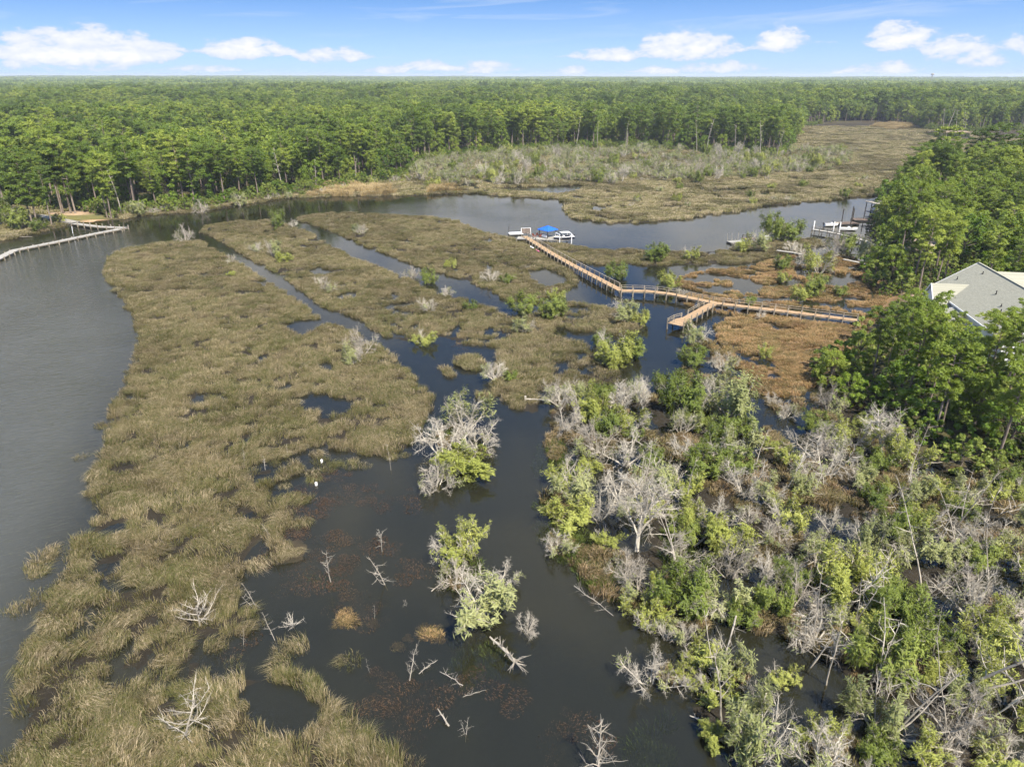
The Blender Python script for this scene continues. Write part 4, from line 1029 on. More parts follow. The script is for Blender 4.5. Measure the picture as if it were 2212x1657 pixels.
# --- the flooded thicket, the ones that stand out
shrub(1222, 935, 105, 'd', 'white dead cedar at the upper left corner of the flooded thicket', 0)
shrub(1258, 900, 95, 'm', 'half green cedar behind the white one at the thicket corner', 1)
shrub(1290, 905, 80, 'g', 'yellow green cedar near the upper edge of the thicket', 1)
shrub(1345, 905, 95, 't', 'tall bare cedar with white limbs at the upper edge of the thicket', 0)
shrub(1390, 895, 75, 't', 'slimmer tall bare cedar beside the channel at the thicket edge', 1)
shrub(1200, 850, 70, 'd', 'arching pale dead bush by the old board in the channel', 1)
shrub(1245, 860, 65, 'm', 'half dead bush right of the old board in the channel', 0)
shrub(1285, 985, 125, 'd', 'wide spreading white dead cedar on the left edge of the thicket', 1)
shrub(1350, 1005, 130, 'd', 'dense white dead cedar in the left of the thicket', 2)
shrub(1245, 1085, 110, 'm', 'half dead cedar leaning over the channel at the thicket edge', 0)
shrub(1235, 1140, 125, 'g', 'yellow green bush hanging into the channel', 1, tall=.7)
shrub(1335, 1075, 110, 'd', 'white dead cedar behind the leaning one at the thicket edge', 0)
shrub(1375, 1190, 190, 't', 'largest bare white cedar with a thick trunk in the left of the thicket', 0)
shrub(1205, 1195, 75, 'd', 'low white dead bush over the water at the thicket edge', 3)
shrub(1400, 1120, 80, 'g', 'yellow green cedar behind the largest bare cedar', 1)
shrub(1475, 890, 115, 'g', 'dense green cedar in the upper part of the thicket', 0)
shrub(1575, 900, 165, 'm', 'large grey green cedar in the upper part of the thicket', 2)
shrub(1515, 1030, 115, 'g', 'round deep green cedar in the heart of the thicket', 0)
shrub(1605, 1065, 145, 'd', 'white fanned dead cedar in the heart of the thicket', 0)
shrub(1655, 1085, 90, 'm', 'greyish green cedar right of the white fanned one', 2)
shrub(1765, 985, 140, 'd', 'pale dead cedar over the dark pool in the thicket', 1)
shrub(1785, 1035, 130, 'd', 'sprawling dead cedar below the dark pool in the thicket', 2)
shrub(1905, 985, 120, 't', 'tall leaning dead cedar near the green trees on the right', 1)
shrub(1945, 1005, 110, 'm', 'pale green cedar beside the tall leaning dead one', 3)
shrub(1700, 900, 60, 'd', 'light grey dead bush above the dark pool in the thicket', 3)
shrub(1560, 800, 60, 'd', 'pale feathery dead bush beside the russet marsh', 3)
shrub(1690, 1140, 110, 'm', 'spreading green cedar with dead tips in mid thicket', 1)
shrub(1575, 1245, 130, 'd', 'fallen looking white dead cedar in mid thicket', 1)
shrub(1655, 1270, 80, 't', 'slim white dead cedar with bushy head in mid thicket', 1)
shrub(1470, 1320, 150, 'g', 'bright green bush over the water at the lower thicket edge', 0)
shrub(1395, 1345, 110, 'm', 'tangle of half dead cedar over the water at the lower thicket edge', 3)
shrub(1405, 1480, 145, 'd', 'silvery dead cedar drooping over the channel at the bottom', 2)
shrub(1540, 1500, 110, 'm', 'half dead cedar by the brown tussocks near the bottom', 1)
shrub(1690, 1470, 80, 'm', 'small half green cedar in the dark pool at the bottom', 3)
shrub(1900, 1460, 180, 'g', 'big green cedar with grey centre at the lower right', 0)
shrub(1810, 1290, 150, 'g', 'large yellow green cedar at the right of mid thicket', 1)
shrub(1940, 1300, 110, 'g', 'round green cedar at the far right of mid thicket', 2)
shrub(1640, 1640, 210, 'm', 'huge half green cedar at the bottom of the picture', 0)
shrub(1540, 1600, 80, 'g', 'bright green bush at the bottom by the open channel', 1)
shrub(2090, 1330, 150, 'd', 'pale dead cedar with straight trunks at the right edge', 2)
shrub(2060, 1600, 190, 'd', 'sprawling dead cedar at the lower right corner', 1)
shrub(2130, 1430, 140, 'm', 'half green cedar at the right edge of the thicket', 3)
shrub(1600, 1345, 90, 'g', 'small green cedar behind the brown grass mound', 0)
shrub(1960, 1210, 110, 'm', 'greyish cedar with white spikes in the right of the thicket', 2)
shrub(1870, 1200, 95, 'm', 'conical grey green cedar in the right of the thicket', 2, tall=1.4)

# --- more of the same thicket between those
gp = WP['G']; tries = 0; cnt = 0
while cnt < 115 and tries < 8000:
    tries += 1
    x = rnd.uniform(1200, 2260); y = rnd.uniform(850, 1720)
    p = P(x, y); X_, Y_ = np.array([p[0]]), np.array([p[1]])
    if sdf(gp, X_, Y_)[0] < 1.2 or sdf(WP['H'], X_, Y_)[0] > 3: continue
    if any(sdf(WH[k][0], X_, Y_)[0] > .2 for k in ('tick', 'tick2', 'tick3', 'tick4')): continue
    r = rnd.uniform(1.5, 3.3)
    if any((p[0] - a) ** 2 + (p[1] - b) ** 2 < (.52 * (r + c)) ** 2 for a, b, c in FIX): continue
    kind = rnd.choices('dmg', (.27, .43, .30))[0]; w = r * 2 * FPX / depth_of(p)
    lab = {'d': 'bleached dead cedar among the shrubs filling the flooded thicket', 'm': 'half dead cedar with green sprays among the shrubs filling the flooded thicket',
           'g': 'leafy green cedar among the shrubs filling the flooded thicket'}[kind]
    lab = lab.replace('among the shrubs filling the flooded thicket', 'in the ' + ('upper' if y < 1010 else 'middle' if y < 1260 else 'lower' if y < 1480 else 'lowest') + (' left' if x < 1450 else ' centre' if x < 1750 else ' right') + ' of the flooded thicket')
    lab = ('large ' if r > 2.7 else 'small ' if r < 2.0 else 'mid sized ') + lab
    shrub(x, y, w, kind, lab, None, 'shrubs filling the flooded thicket'); cnt += 1
# --- dead shrub belt on the far side of the creek
cnt = tries = 0
while cnt < 120 and tries < 4000:
    tries += 1
    x = rnd.uniform(885, 1830); y = rnd.uniform(325, 428)
    lo = np.interp(x, [885, 1000, 1100, 1250, 1500, 1700, 1800, 1830], [412, 405, 404, 402, 400, 385, 378, 360]); hi = np.interp(x, FRONT[:, 0], FRONT[:, 1])
    if not (hi + 2 < y < lo): continue
    p = P(x, y); r = rnd.uniform(1.8, 4.6)
    if any((p[0] - a) ** 2 + (p[1] - b) ** 2 < (.55 * (r + c)) ** 2 for a, b, c in FIX): continue
    kind = rnd.choices('dmgt', (.28, .30, .30, .12))[0]
    lab = {'d': 'grey dead cedar in the dead shrub belt across the creek', 't': 'taller bare cedar in the dead shrub belt across the creek',
           'm': 'half green cedar in the dead shrub belt across the creek', 'g': 'green bush in the dead shrub belt across the creek'}[kind]
    lab = ('large ' if r > 3.6 else 'small ' if r < 2.6 else 'mid sized ') + lab + next(b for a, b in ((1050, ', left end'), (1250, ', above the inlet'), (1500, ', middle part'), (1700, ', right part'), (9999, ', right end')) if x < a)
    shrub(x, y, r * 2 * FPX / depth_of(p), kind, lab, None, 'shrubs in the belt across the creek', tall=1.3 if kind != 't' else 1.1); cnt += 1
# --- scattered bushes on the far marsh and along the left bank
cnt = tries = 0
while cnt < 46 and tries < 3000:
    tries += 1
    if cnt < 24: x = rnd.uniform(1290, 1880); y = rnd.uniform(372, 455)
    else: x = rnd.uniform(230, 900); y = float(np.interp(x, FRONT[:, 0], FRONT[:, 1])) + rnd.uniform(2, 10)
    p = P(x, y)
    if hgt(p) < .02 or sdf(WP['H'], np.array([p[0]]), np.array([p[1]]))[0] > -3: continue
    r = rnd.uniform(1.3, 2.8)
    if any((p[0] - a) ** 2 + (p[1] - b) ** 2 < (.9 * (r + c)) ** 2 for a, b, c in FIX): continue
    where = 'scattered on the far marsh flats' if cnt < 24 else 'at the foot of the forest on the far bank'
    kind = rnd.choices('dmg', (.3, .3, .4))[0]
    shrub(x, y, r * 2 * FPX / depth_of(p), kind, {'d': 'pale dead bush ', 'm': 'half green bush ', 'g': 'low green bush '}[kind] + where, None, 'bushes ' + where); cnt += 1

bx, by = jitter_grid(rng, -60, 330, 240, 520, 5.2); px, py = to_px(bx, by)
k = (px > 880) & (px < 1840) & (py < np.interp(px, [885, 1000, 1100, 1250, 1500, 1700, 1800, 1830], [410, 402, 401, 398, 392, 378, 370, 352])) & (front_margin(bx, by) < 3) & (height(bx, by) > -.2) & (fbm(bx / 20, by / 20, 44, 3) > .40)
bx, by = bx[k], by[k]; n = len(bx); s = 1.6 + 2.4 * rng.random(n)
scatter('scrub_belt', np.stack([bx, by, height(bx, by)], 1), s, rng.random(n) * 6.28, rng.integers(0, 4, n), 'scrub_belt', label='grey green scrub massed behind the far marsh below the forest', cat='scrub')
CNT['scrub'] = n
# --- bare skeleton trees and snags
def snag_at(x, y, hpx, mesh, label, rz=None, sc=1.0, tilt=None, cat='dead tree', name='dead_snag'):
    p = P(x, y, 0.0); s = hpx * depth_of(p) / FPX / math.cos(math.atan2(CAMH, p[1])) * .92
    return plant(name, mesh, (p[0], p[1], max(hgt(p), -.5)), (s * sc, s * sc, s), rnd.random() * 6.28 if rz is None else rz, label, cat, None, tilt=tilt)
def bare_at(x, y, w, mesh, label, rz, tall=1.0):
    p = P(x, y, 0.0); r = w * depth_of(p) / FPX / 2
    return plant('bare_tree', mesh, (p[0], p[1], max(hgt(p), -.3)), (r, r, r * tall), rz, label, 'dead tree')
bare_at(432, 1352, 150, BARE[0], 'wide bleached skeleton tree in the marsh grass left of the pond', 1.0, 1.0)
bare_at(398, 1600, 185, BARE[1], 'large bleached skeleton tree at the bottom of the marsh', 2.6, 1.3)
bare_at(635, 1350, 75, BARE[1], 'small white skeleton tree standing in the shallow pond', .4, .9)
snag_at(717, 1255, 95, SNAGS[0], 'white forked snag with a dark foot in the left of the pond')
snag_at(825, 1190, 75, SNAGS[1], 'slender snag with side twigs in the middle of the pond')
snag_at(836, 1262, 88, SNAGS[2], 'two stemmed white snag below the slender one in the pond')
snag_at(556, 1312, 72, SNAGS[2], 'two pronged snag at the left edge of the pond', sc=.8)
snag_at(596, 1382, 78, SNAGS[3], 'crooked snag at the lower left of the pond')
snag_at(524, 1392, 52, SNAGS[3], 'thin leaning stick snag at the marsh edge by the pond')
snag_at(845, 1015, 82, SNAGS[3], 'tall thin pole snag in front of the marsh tip', sc=.7)
snag_at(527, 1002, 38, SNAGS[0], 'short white snag in the middle of the left marsh')
snag_at(573, 1015, 32, SNAGS[1], 'stubby twiggy snag in the left marsh near the pond')
snag_at(622, 985, 30, SNAGS[3], 'thin white snag at the marsh edge near the two floats')
snag_at(582, 1160, 36, SNAGS[0], 'small leaning snag by the grass island', tilt=(.3, -.2))
snag_at(808, 1335, 48, SNAGS[3], 'thin bare stick with twigs in the lower pond', sc=.8)
snag_at(800, 1452, 40, SNAGS[3], 'short dark stub in the lower pond', sc=.9)
snag_at(868, 1300, 36, SNAGS[1], 'low tangle of white twigs in the middle of the pond', tilt=(.8, .4))
snag_at(1005, 1590, 40, SNAGS[2], 'small forked twig standing in the water at the bottom')
snag_at(1290, 1690, 120, CONE, 'conical white dead conifer rising at the bottom edge', name='dead_conifer')
snag_at(1760, 1400, 190, SNAGS[0], 'tall white snag with long side limbs in the lower thicket', sc=.8)
snag_at(1745, 1440, 110, SNAGS[2], 'crooked white snag in the dark pool of the lower thicket')
snag_at(1830, 1320, 150, SNAGS[1], 'slanting white snag behind the yellow green cedar', tilt=(.1, .35))
snag_at(2010, 1440, 140, SNAGS[3], 'curved white snag right of the big green cedar', tilt=(0, -.3))
snag_at(2040, 1500, 260, SNAGS[2], 'great forked bleached trunk at the lower right', sc=.9, tilt=(.1, .35))
snag_at(1560, 1560, 160, SNAGS[0], 'stout grey snag with drooping limbs near the bottom', sc=1.0, tilt=(0, -.12))
snag_at(1480, 1090, 120, SNAGS[3], 'thin white leaning snag in the heart of the thicket', tilt=(0, -.25))
snag_at(1630, 1010, 90, SNAGS[0], 'white leaning trunk by the dark pool in the thicket', tilt=(.1, -.5))
snag_at(1700, 1010, 95, SNAGS[3], 'slanting pale trunk over the dark pool in the thicket', tilt=(.1, .6))
snag_at(1930, 960, 110, SNAGS[1], 'slim upright white snag near the green trees on the right')
k_ = tries = 0; used_ = []
while k_ < 26 and tries < 2000:
    tries += 1; x = rnd.uniform(1230, 2200); y = rnd.uniform(930, 1640); p = P(x, y)
    if sdf(WP['G'], np.array([p[0]]), np.array([p[1]]))[0] < 1.5 or any(abs(x - a) < 45 and abs(y - b) < 40 for a, b in used_): continue
    used_.append((x, y)); k_ += 1; hp = rnd.uniform(5.0, 9.0) * FPX / depth_of(p)
    zone_ = ('upper' if y < 1080 else 'middle' if y < 1300 else 'lower') + (' left' if x < 1500 else ' centre' if x < 1800 else ' right')
    lean = rnd.choice((-1, 1)) * rnd.uniform(.1, .5)
    snag_at(x, y, hp, SNAGS[k_ % 4], ('strongly' if abs(lean) > .3 else 'slightly') + ' leaning bare pole of a dead cedar in the ' + zone_ + ' of the thicket', tilt=(rnd.uniform(-.15, .25), lean), sc=.85)['group'] = 'dead poles in the thicket'
# tall dead trunks along the forest edge
for (x, y, h, lab) in ((612, 418, 108, 'tall grey dead trunk at the far bank left of the golden reeds'), (768, 400, 62, 'short broken dead trunk at the far bank above the reeds'), (263, 462, 118, 'dead trunk hung with vines at the left forest edge'),
                       (682, 410, 70, 'slim dead trunk at the forest edge above the golden reeds'), (1242, 322, 75, 'white dead trunk at the forest edge left of centre'), (1290, 322, 66, 'bare grey trunk at the forest edge behind the dead belt'),
                       (1350, 324, 62, 'thin dead trunk at the forest edge above the dead belt'), (1505, 330, 78, 'white dead trunk at the forest edge right of centre'), (1525, 334, 85, 'leaning dead trunk beside the white one at the forest edge'),
                       (1640, 345, 92, 'tall white dead trunk at the right end of the dead belt'), (1675, 350, 75, 'crooked white dead trunk at the corner of the far marsh'), (382, 300, 55, 'lone dead tree rising out of the forest canopy'),
                       (1205, 322, 60, 'short dead trunk at the forest edge near the centre'), (1590, 340, 80, 'bare trunk between green trees at the forest edge')):
    snag_at(x, y, h, TSNAGS[rnd.randrange(3)], lab, name='dead_pine')
p = P(1925, 560, 0); plant('dead_pine', TSNAGS[1], (p[0] + 10, p[1] + 6, 1.2), (26, 26, 19), 1.0, 'tall white dead pine standing in the right hand forest', 'dead tree')

SEG = [(100, 'above the concrete path at the left edge'), (255, 'behind the lawn by the grey dock'), (420, 'on the bank right of the lawn'), (600, 'on the bank left of the tall grey dead trunk'), (760, 'behind the golden reeds'),
       (895, 'where the reeds meet the dead shrub belt'), (1090, 'behind the left end of the dead shrub belt'), (1290, 'behind the dead shrub belt above the gazebo'), (1500, 'behind the widest part of the dead shrub belt'), (1720, 'behind the right end of the dead shrub belt'),
       (1985, 'at the back of the far marsh'), (9999, 'beside the distant pond')]
def seg(x, y):
    p_ = to_px(x, y)[0]; return next(b for a, b in SEG if p_ < a)
def bank(x, y):
    a_, b_ = to_px(x, y)
    if y > 330: return 'far up the right bank beyond the docks'
    if y > 225: return ('high above' if y > 290 else 'well above' if y > 255 else 'just above') + ' the white pier' + (', creek side' if x < 185 else ', inland')
    if y > 160: return ('near the water ' if x < 120 else 'halfway inland ') + ('nearer the pier than the house' if y > 195 else 'nearer the house than the pier') if x < 150 else ('just' if y < 195 else 'far') + ' behind the house on the right bank'
    if y > 105: return 'beside the boardwalk landing' if x < 86 else 'right beside the house'
    return 'in front of the house towards the thicket'
# --- individual trees: right bank
cand = []
X, Y = jitter_grid(rng, 50, 420, 70, 620, 8.2)
px, py = to_px(X, Y); dH = sdf(WP['H'], X, Y)
HOUSE_C = np.array([97.0, 133.0])
for x, y, a, b, dd in zip(X, Y, px, py, dH):
    if dd < 2.0 or a > 2480 or a < 1700: continue
    if 84 < x < 122 and 108 < y < 158: continue                      # house plot
    if x < 82 and 124 < y < 160 and dd < 6: continue                 # clearing at the boardwalk landing
    if abs(x - 172) < 12 and abs(y - 203) < 12: continue
    cand.append((x, y, dd, a))
cand.sort(key=lambda c: c[0] ** 2 + c[1] ** 2)
npine = nbroad = 0; REST = []
def cap(x, y, z, Hm, s):
    """trees before the house stay below its roof"""
    a_ = to_px(x, y, z)[0]
    if a_ < 1880 or 152 < y < 240: return s
    lim = (672 if a_ > 1995 else 628) if y < 200 else (302 if a_ > 1985 else 318)
    while s > .2 and to_px(x, y, z + Hm * s)[1] < lim: s *= .93
    return s
for (x, y, dd, a) in cand:
    dist = math.hypot(x, y); u = rnd.random(); z = hgt((x, y))
    screen = 78 < x < 140 and 78 < y < 112           # low trees in front of the house
    big = dist > 165
    front_ = a > 1880 and y < 152
    if ((dd < 3.5 or u < .25) if front_ else (dd < 7 or u < .34)) and nbroad < 130:
        lib = NBROADS if dist < 210 else BROADS; s = (rnd.uniform(.55, .95) if dist < 210 else rnd.uniform(.6, .95)) * (.66 if screen else 1)
        s = cap(x, y, z, 9.0 if dist < 210 else 16.0, s)
        if s < .32: continue
        lab = ('tall' if s > .8 else 'small') + ' leafy tree ' + ('at the wood edge ' if dd < 7 else 'inside the wood ') + bank(x, y)
        plant('broadleaf_tree', lib[rnd.randrange(3)], (x, y, z), (s, s, s * rnd.uniform(.85, 1.1)), rnd.random() * 6.28, lab, 'tree', 'leafy trees of the right bank'); nbroad += 1
    elif npine < 130:
        lib = NPINES if dist < 300 else PINES
        s = rnd.uniform(.75, 1.2) if dist < 300 else rnd.uniform(.62, .95)
        s = cap(x, y, z, 17.0 if dist < 300 else 24.0, s)
        if s < .42: continue
        plant('pine_tree', lib[rnd.randrange(len(lib))], (x, y, z), (s, s, s), rnd.random() * 6.28, ('tall pine ' if s > .75 else 'smaller pine ') + ('at the wood edge ' if dd < 10 else 'deep in the wood ') + bank(x, y), 'tree', 'pines of the right bank'); npine += 1
    elif y < 330: REST.append((x, y))
for (x, y, h, lab) in ((1956, 878, 15.5, 'pine with a tall bare trunk left of the pair below the house'), (1991, 865, 15, 'slanting pine with a bare trunk below the house'),
                       (2001, 895, 16.5, 'foremost pine with a bare trunk below the house'), (2034, 806, 14, 'pine with a pale trunk close below the house'), (2165, 870, 15, 'dark pine at the right edge below the house'), (1905, 850, 13, 'short pine in front of the bare pine trunks'), (2030, 935, 14, 'pine standing at the back of the thicket'), (2110, 905, 16, 'pine rising behind the large dark tree at the right')):
    p = P(x, y, .8); s = cap(p[0], p[1], .8, 17.0, h / 17); plant('pine_tree', NPINES[rnd.randrange(3)], (p[0], p[1], hgt(p)), (s * .8, s * .8, s), rnd.random() * 6.28, lab, 'tree')
for (x, y, h, lab) in ((1790, 830, 6.5, 'dense dark green bushy tree at the corner of the russet marsh'), (1850, 800, 7, 'bright green bushy tree beside the russet marsh'), (1830, 870, 5.5, 'low green bushy tree at the thicket edge by the russet marsh'),
                       (2090, 930, 8.5, 'large dark green tree at the right behind the thicket'), (2170, 980, 8, 'dark green tree at the right edge behind the thicket'),
                       (1925, 605, 8, 'round bright green tree by the boardwalk landing'), (1890, 590, 7, 'dark green tree nearest the wet marsh by the landing')):
    p = P(x, y, .5); s = h / 9; plant('broadleaf_tree', NBROADS[rnd.randrange(3)], (p[0], p[1], max(.1, hgt(p))), (s, s, s), rnd.random() * 6.28, lab, 'tree')

# --- left bank trees that stand by the concrete path
for (x, y, h, lab) in ((17, 467, 24, 'pine left of the path at the left edge'), (72, 486, 25, 'pine with twin trunks in front of the path'), (80, 487, 23, 'second trunk of pine close beside the twin trunk one'), (113, 487, 19, 'leaning pine nearest the water by the grey dock'),
                       (133, 459, 25, 'pine at the left corner of the lawn'), (137, 458, 22, 'slimmer pine beside the lawn corner'), (152, 457, 26, 'pine behind the middle of the lawn'), (163, 458, 25, 'straight pine behind the right of the lawn'),
                       (231, 468, 20, 'pine hanging low over the right end of the lawn'), (240, 470, 22, 'pine at the water just right of the lawn')):
    p = P(x, y, .6); s = h / 24; plant('pine_tree', PINES[rnd.randrange(5)], (p[0], p[1], hgt(p)), s, rnd.random() * 6.28, lab, 'tree')

# --- the forest beyond the creek: front rows one by one, the rest as one mass
X, Y = jitter_grid(rng, -420, 620, 150, 1000, 8.0)
fm = front_margin(X, Y); px, py = to_px(X, Y)
k = (fm > 0) & (px > -90) & (px < 2300) & (sdf(WP['H'], X, Y) < -4)
for q in (WH['far_pond'][0], WH['far_bend'][0]): k &= sdf(q, X, Y) < -2.5
pathm = wpoly([(-40, 470), (0, 447), (60, 452), (180, 478), (170, 492), (100, 480), (40, 470)])
k &= (sdf(pathm, X, Y) < 0) & (sdf(LAWN, X, Y) < 1)
X, Y, fm = X[k], Y[k], fm[k]
dist = np.hypot(X, Y); score = fm + dist * .06
o_ = np.argsort(score); X, Y, fm, dist = X[o_], Y[o_], fm[o_], dist[o_]
kindn = rng.random(len(X)); used = np.zeros(len(X), bool); n1 = n2 = 0
for i in range(len(X)):
    if n1 >= 165 and n2 >= 100: break
    x, y = X[i], Y[i]; z = hgt((x, y)); left = to_px(x, y)[0] < 900
    side_ = 'left of the golden reeds' if left else 'behind the belt of dead shrubs'
    if kindn[i] > .38:
        if n1 >= 165: continue
        s = rnd.uniform(.60, 1.2); plant('pine_tree', PINES[rnd.randrange(5)], (x, y, z), (s * 1.2, s * 1.2, s * rnd.uniform(.92, 1.08)), rnd.random() * 6.28, ('tall' if s > .95 else 'medium') + (' front row pine ' if fm[i] < 8 else ' second row pine ') + seg(x, y), 'tree', 'pines in the front rows of the far forest'); n1 += 1
    else:
        if n2 >= 100: continue
        s = rnd.uniform(.62, 1.05); plant('broadleaf_tree', BROADS[rnd.randrange(3)], (x, y, z), (s, s, s), rnd.random() * 6.28, ('large' if s > .85 else 'small') + (' front row leafy tree ' if fm[i] < 8 else ' second row leafy tree ') + seg(x, y), 'tree', 'leafy trees in the front rows of the far forest'); n2 += 1
    used[i] = True
X, Y = X[~used], Y[~used]
if REST: X = np.concatenate([X, [q[0] for q in REST]]); Y = np.concatenate([Y, [q[1] for q in REST]])
def wedge(r0, r1, s):
    x, y = jitter_grid(rng, -r1 * .85, r1 * .85, 0, r1 * 1.02, s)
    r = np.hypot(x, y); a = np.abs(np.arctan2(x, y)); k = (r > r0) & (r <= r1) & (a < R(40.5)); return x[k], y[k]
x2, y2 = wedge(1000, 1900, 9.5); k = (np.abs(x2) > 620) | (y2 > 1000); x2, y2 = x2[k], y2[k]
x3, y3 = jitter_grid(rng, 620, 1000, 420, 1000, 8); k = np.abs(np.arctan2(x3, y3)) < R(40.5); x3, y3 = x3[k], y3[k]
x4, y4 = jitter_grid(rng, -900, -420, 300, 1000, 8); k = np.abs(np.arctan2(x4, y4)) < R(40.5); x4, y4 = x4[k], y4[k]
X = np.concatenate([X, x2, x3, x4]); Y = np.concatenate([Y, y2, y3, y4]); n = len(X)
far = np.hypot(X, Y) > 950; s = (.52 + .60 * rng.random(n)) * np.where(far, 1.12, 1.0) * (.80 + .42 * fbm(X / 90, Y / 90, 61, 3))
dec = (fbm(X / 70, Y / 70, 62, 3) > .56) & (rng.random(n) < .75) | (rng.random(n) < .18)
idx = np.where(dec, rng.integers(4, 6, n), rng.integers(0, 4, n))
sc_ = np.stack([s * np.where(far, 1.4, 1.22), s * np.where(far, 1.4, 1.22), s * np.where(dec, 1.12, 1)], 1)
scatter('forest', np.stack([X, Y, np.full(n, .9)], 1), sc_, rng.random(n) * 6.28, idx, 'forest_pine', label='mixed pine and leafy forest stretching back from the creek', cat='forest')
CNT['forest'] = n
x5, y5 = wedge(1880, 9500, 34.0)
r5 = np.hypot(x5, y5); k = rng.random(len(x5)) < np.clip(3600 / r5, .25, 1) ** 1.2; x5, y5, r5 = x5[k], y5[k], r5[k]; n = len(x5)
s5 = 1 + .9 * np.clip((r5 - 2500) / 5000, 0, 1)
tall = .62 + .85 * fbm(x5 / 520, y5 / 520, 71, 4) + .45 * np.clip((r5 - 3500) / 4000, 0, 1) * np.clip(-x5 / 3000, 0, 1)
scatter('distant_forest', np.stack([x5, y5, np.full(n, .5)], 1), np.stack([s5 * 1.25, s5 * 1.25, tall], 1), rng.random(n) * 6.28, np.where(fbm(x5 / 300, y5 / 300, 72, 3) > .57, 2, rng.integers(0, 2, n)), 'canopy', label='distant forest canopy running to the horizon', cat='forest')
CNT['distant'] = n
# undergrowth along the forest edges
ux, uy = jitter_grid(rng, -420, 620, 150, 800, 3.4); f_ = front_margin(ux, uy); px, py = to_px(ux, uy)
k = (f_ > -5) & (f_ < 16) & (px > -80) & (px < 2300) & (sdf(WP['H'], ux, uy) < -3) & (sdf(LAWN, ux, uy) < -1) & (sdf(pathm, ux, uy) < -1) & (height(ux, uy) > .1)
ux2, uy2 = jitter_grid(rng, 45, 330, 60, 330, 3.6); d2 = sdf(WP['H'], ux2, uy2); px2, _ = to_px(ux2, uy2)
k2 = (d2 > -.5) & (d2 < 45) & (px2 < 2300) & ~((ux2 > 84) & (ux2 < 122) & (uy2 > 108) & (uy2 < 160)) & ~((ux2 < 82) & (uy2 > 130) & (uy2 < 160) & (d2 < 5)) & (rng.random(len(ux2)) < .8)
ux = np.concatenate([ux[k], ux2[k2]]); uy = np.concatenate([uy[k], uy2[k2]]); n = len(ux)
s = .5 + .8 * rng.random(n)
scatter('undergrowth', np.stack([ux, uy, height(ux, uy)], 1), s, rng.random(n) * 6.28, rng.integers(0, 3, n), 'undergrowth', label='dense green undergrowth along the edges of the woods', cat='undergrowth')
CNT['under'] = n; CNT['trees'] = (npine, nbroad, n1, n2)
# ------------------------------------------------------------------ things people built
def walkway(parent, path, width, z, deck, timber, post_gap=2.7, rails=(), near_posts=0, post_w=.20, rail_h=1.0, foot=-.7, plank=.16, rail_mat=None, beam=.24, brace=False, skip_ends=(0, 0), pmat=None):
    """plank deck on piles along a polyline of world xy; rails: sides (+1 left / -1 right of travel) that carry two rails"""
    path = [np.asarray(p, float) for p in path]
    dk, st = MB(), MB(); pm = pmat or timber
    L_ = [np.linalg.norm(path[i + 1] - path[i]) for i in range(len(path) - 1)]
    for i in range(len(path) - 1):
        a, b = path[i], path[i + 1]; d = (b - a) / L_[i]; s = np.array([-d[1], d[0]]); ang = math.atan2(d[1], d[0])
        n = max(1, int(L_[i] / plank)); step = L_[i] / n
        for k in range(n):
            c = a + d * (k + .5) * step
            dk.box((c[0], c[1], z + (.003 if (k + i) % 2 else 0)), (step - .012, width + (.03 if k % 5 == 0 else 0), .05), ang)
        ext0 = width * .2 if i else 0; ext1 = width * .2 if i < len(path) - 2 else 0
        for off in (-.46, .46, 0):
            q0 = a + s * width * off - d * ext0 * 0; q1 = b + s * width * off
            st.bar((q0[0], q0[1], z - .03 - beam / 2), (q1[0], q1[1], z - .03 - beam / 2), .07, beam)
        if i: dk.add([(*(path[i] + q), z + .02) for q in ()], []) if False else None
    for i in range(1, len(path) - 1):      # fill the wedge at bends
        dk.tube([(path[i][0], path[i][1], z - .03), (path[i][0], path[i][1], z + .022)], width * .5, 12)
    link('decking', dk.mesh('decking', deck), parent)['kind'] = 'stuff'
    link('stringers', st.mesh('stringers', timber), parent)
    tot = sum(L_); n = max(1, round(tot / post_gap)); gap = tot / n
    pm_cache = {}
    def at_len(t):
        for i, l in enumerate(L_):
            if t <= l or i == len(L_) - 1:
                d = (path[i + 1] - path[i]) / l; return path[i] + d * min(t, l), d
            t -= l
    lines = {1: [], -1: []}
    for k in range(n + 1):
        if k < skip_ends[0] or k > n - skip_ends[1]: continue
        c, d = at_len(k * gap); s = np.array([-d[1], d[0]])
        tops = {}
        for sd in (1, -1):
            top = z + rail_h + .05 if sd in rails else (z + near_posts if near_posts else z - .06)
            q = c + s * sd * (width / 2 + post_w * .62); key = round(top, 2)
            if key not in pm_cache:
                mb = MB(); mb.box((0, 0, (foot + top) / 2), (post_w, post_w, top - foot)); pm_cache[key] = mb.mesh('post', pm)
            link('post', pm_cache[key], parent, (q[0], q[1], 0), math.atan2(d[1], d[0]))
            lines[sd].append(q)
        cb = MB(); q0, q1 = c + s * (width / 2 + .1), c - s * (width / 2 + .1)
        cb.bar((q0[0], q0[1], z - .06 - beam - .08), (q1[0], q1[1], z - .06 - beam - .08), .12, .16)
        if brace: cb.bar((q0[0], q0[1], z - .35), (q1[0], q1[1], max(.1, z - 1.3)), .05, .12)
        link('cross_beam', cb.mesh('cross_beam', timber), parent)
    for sd in rails:
        for hh in (rail_h, rail_h * .55):
            rb = MB(); pts = lines[sd]
            for q0, q1 in zip(pts[:-1], pts[1:]):
                j0, j1 = rnd.uniform(-.02, .02), rnd.uniform(-.02, .02)
                rb.bar((q0[0], q0[1], z + hh + j0), (q1[0], q1[1], z + hh + j1), .06 if hh < rail_h else .14, .09 if hh < rail_h else .05)
            link('top_rail' if hh == rail_h else 'middle_rail', rb.mesh('rail', rail_mat or timber), parent)

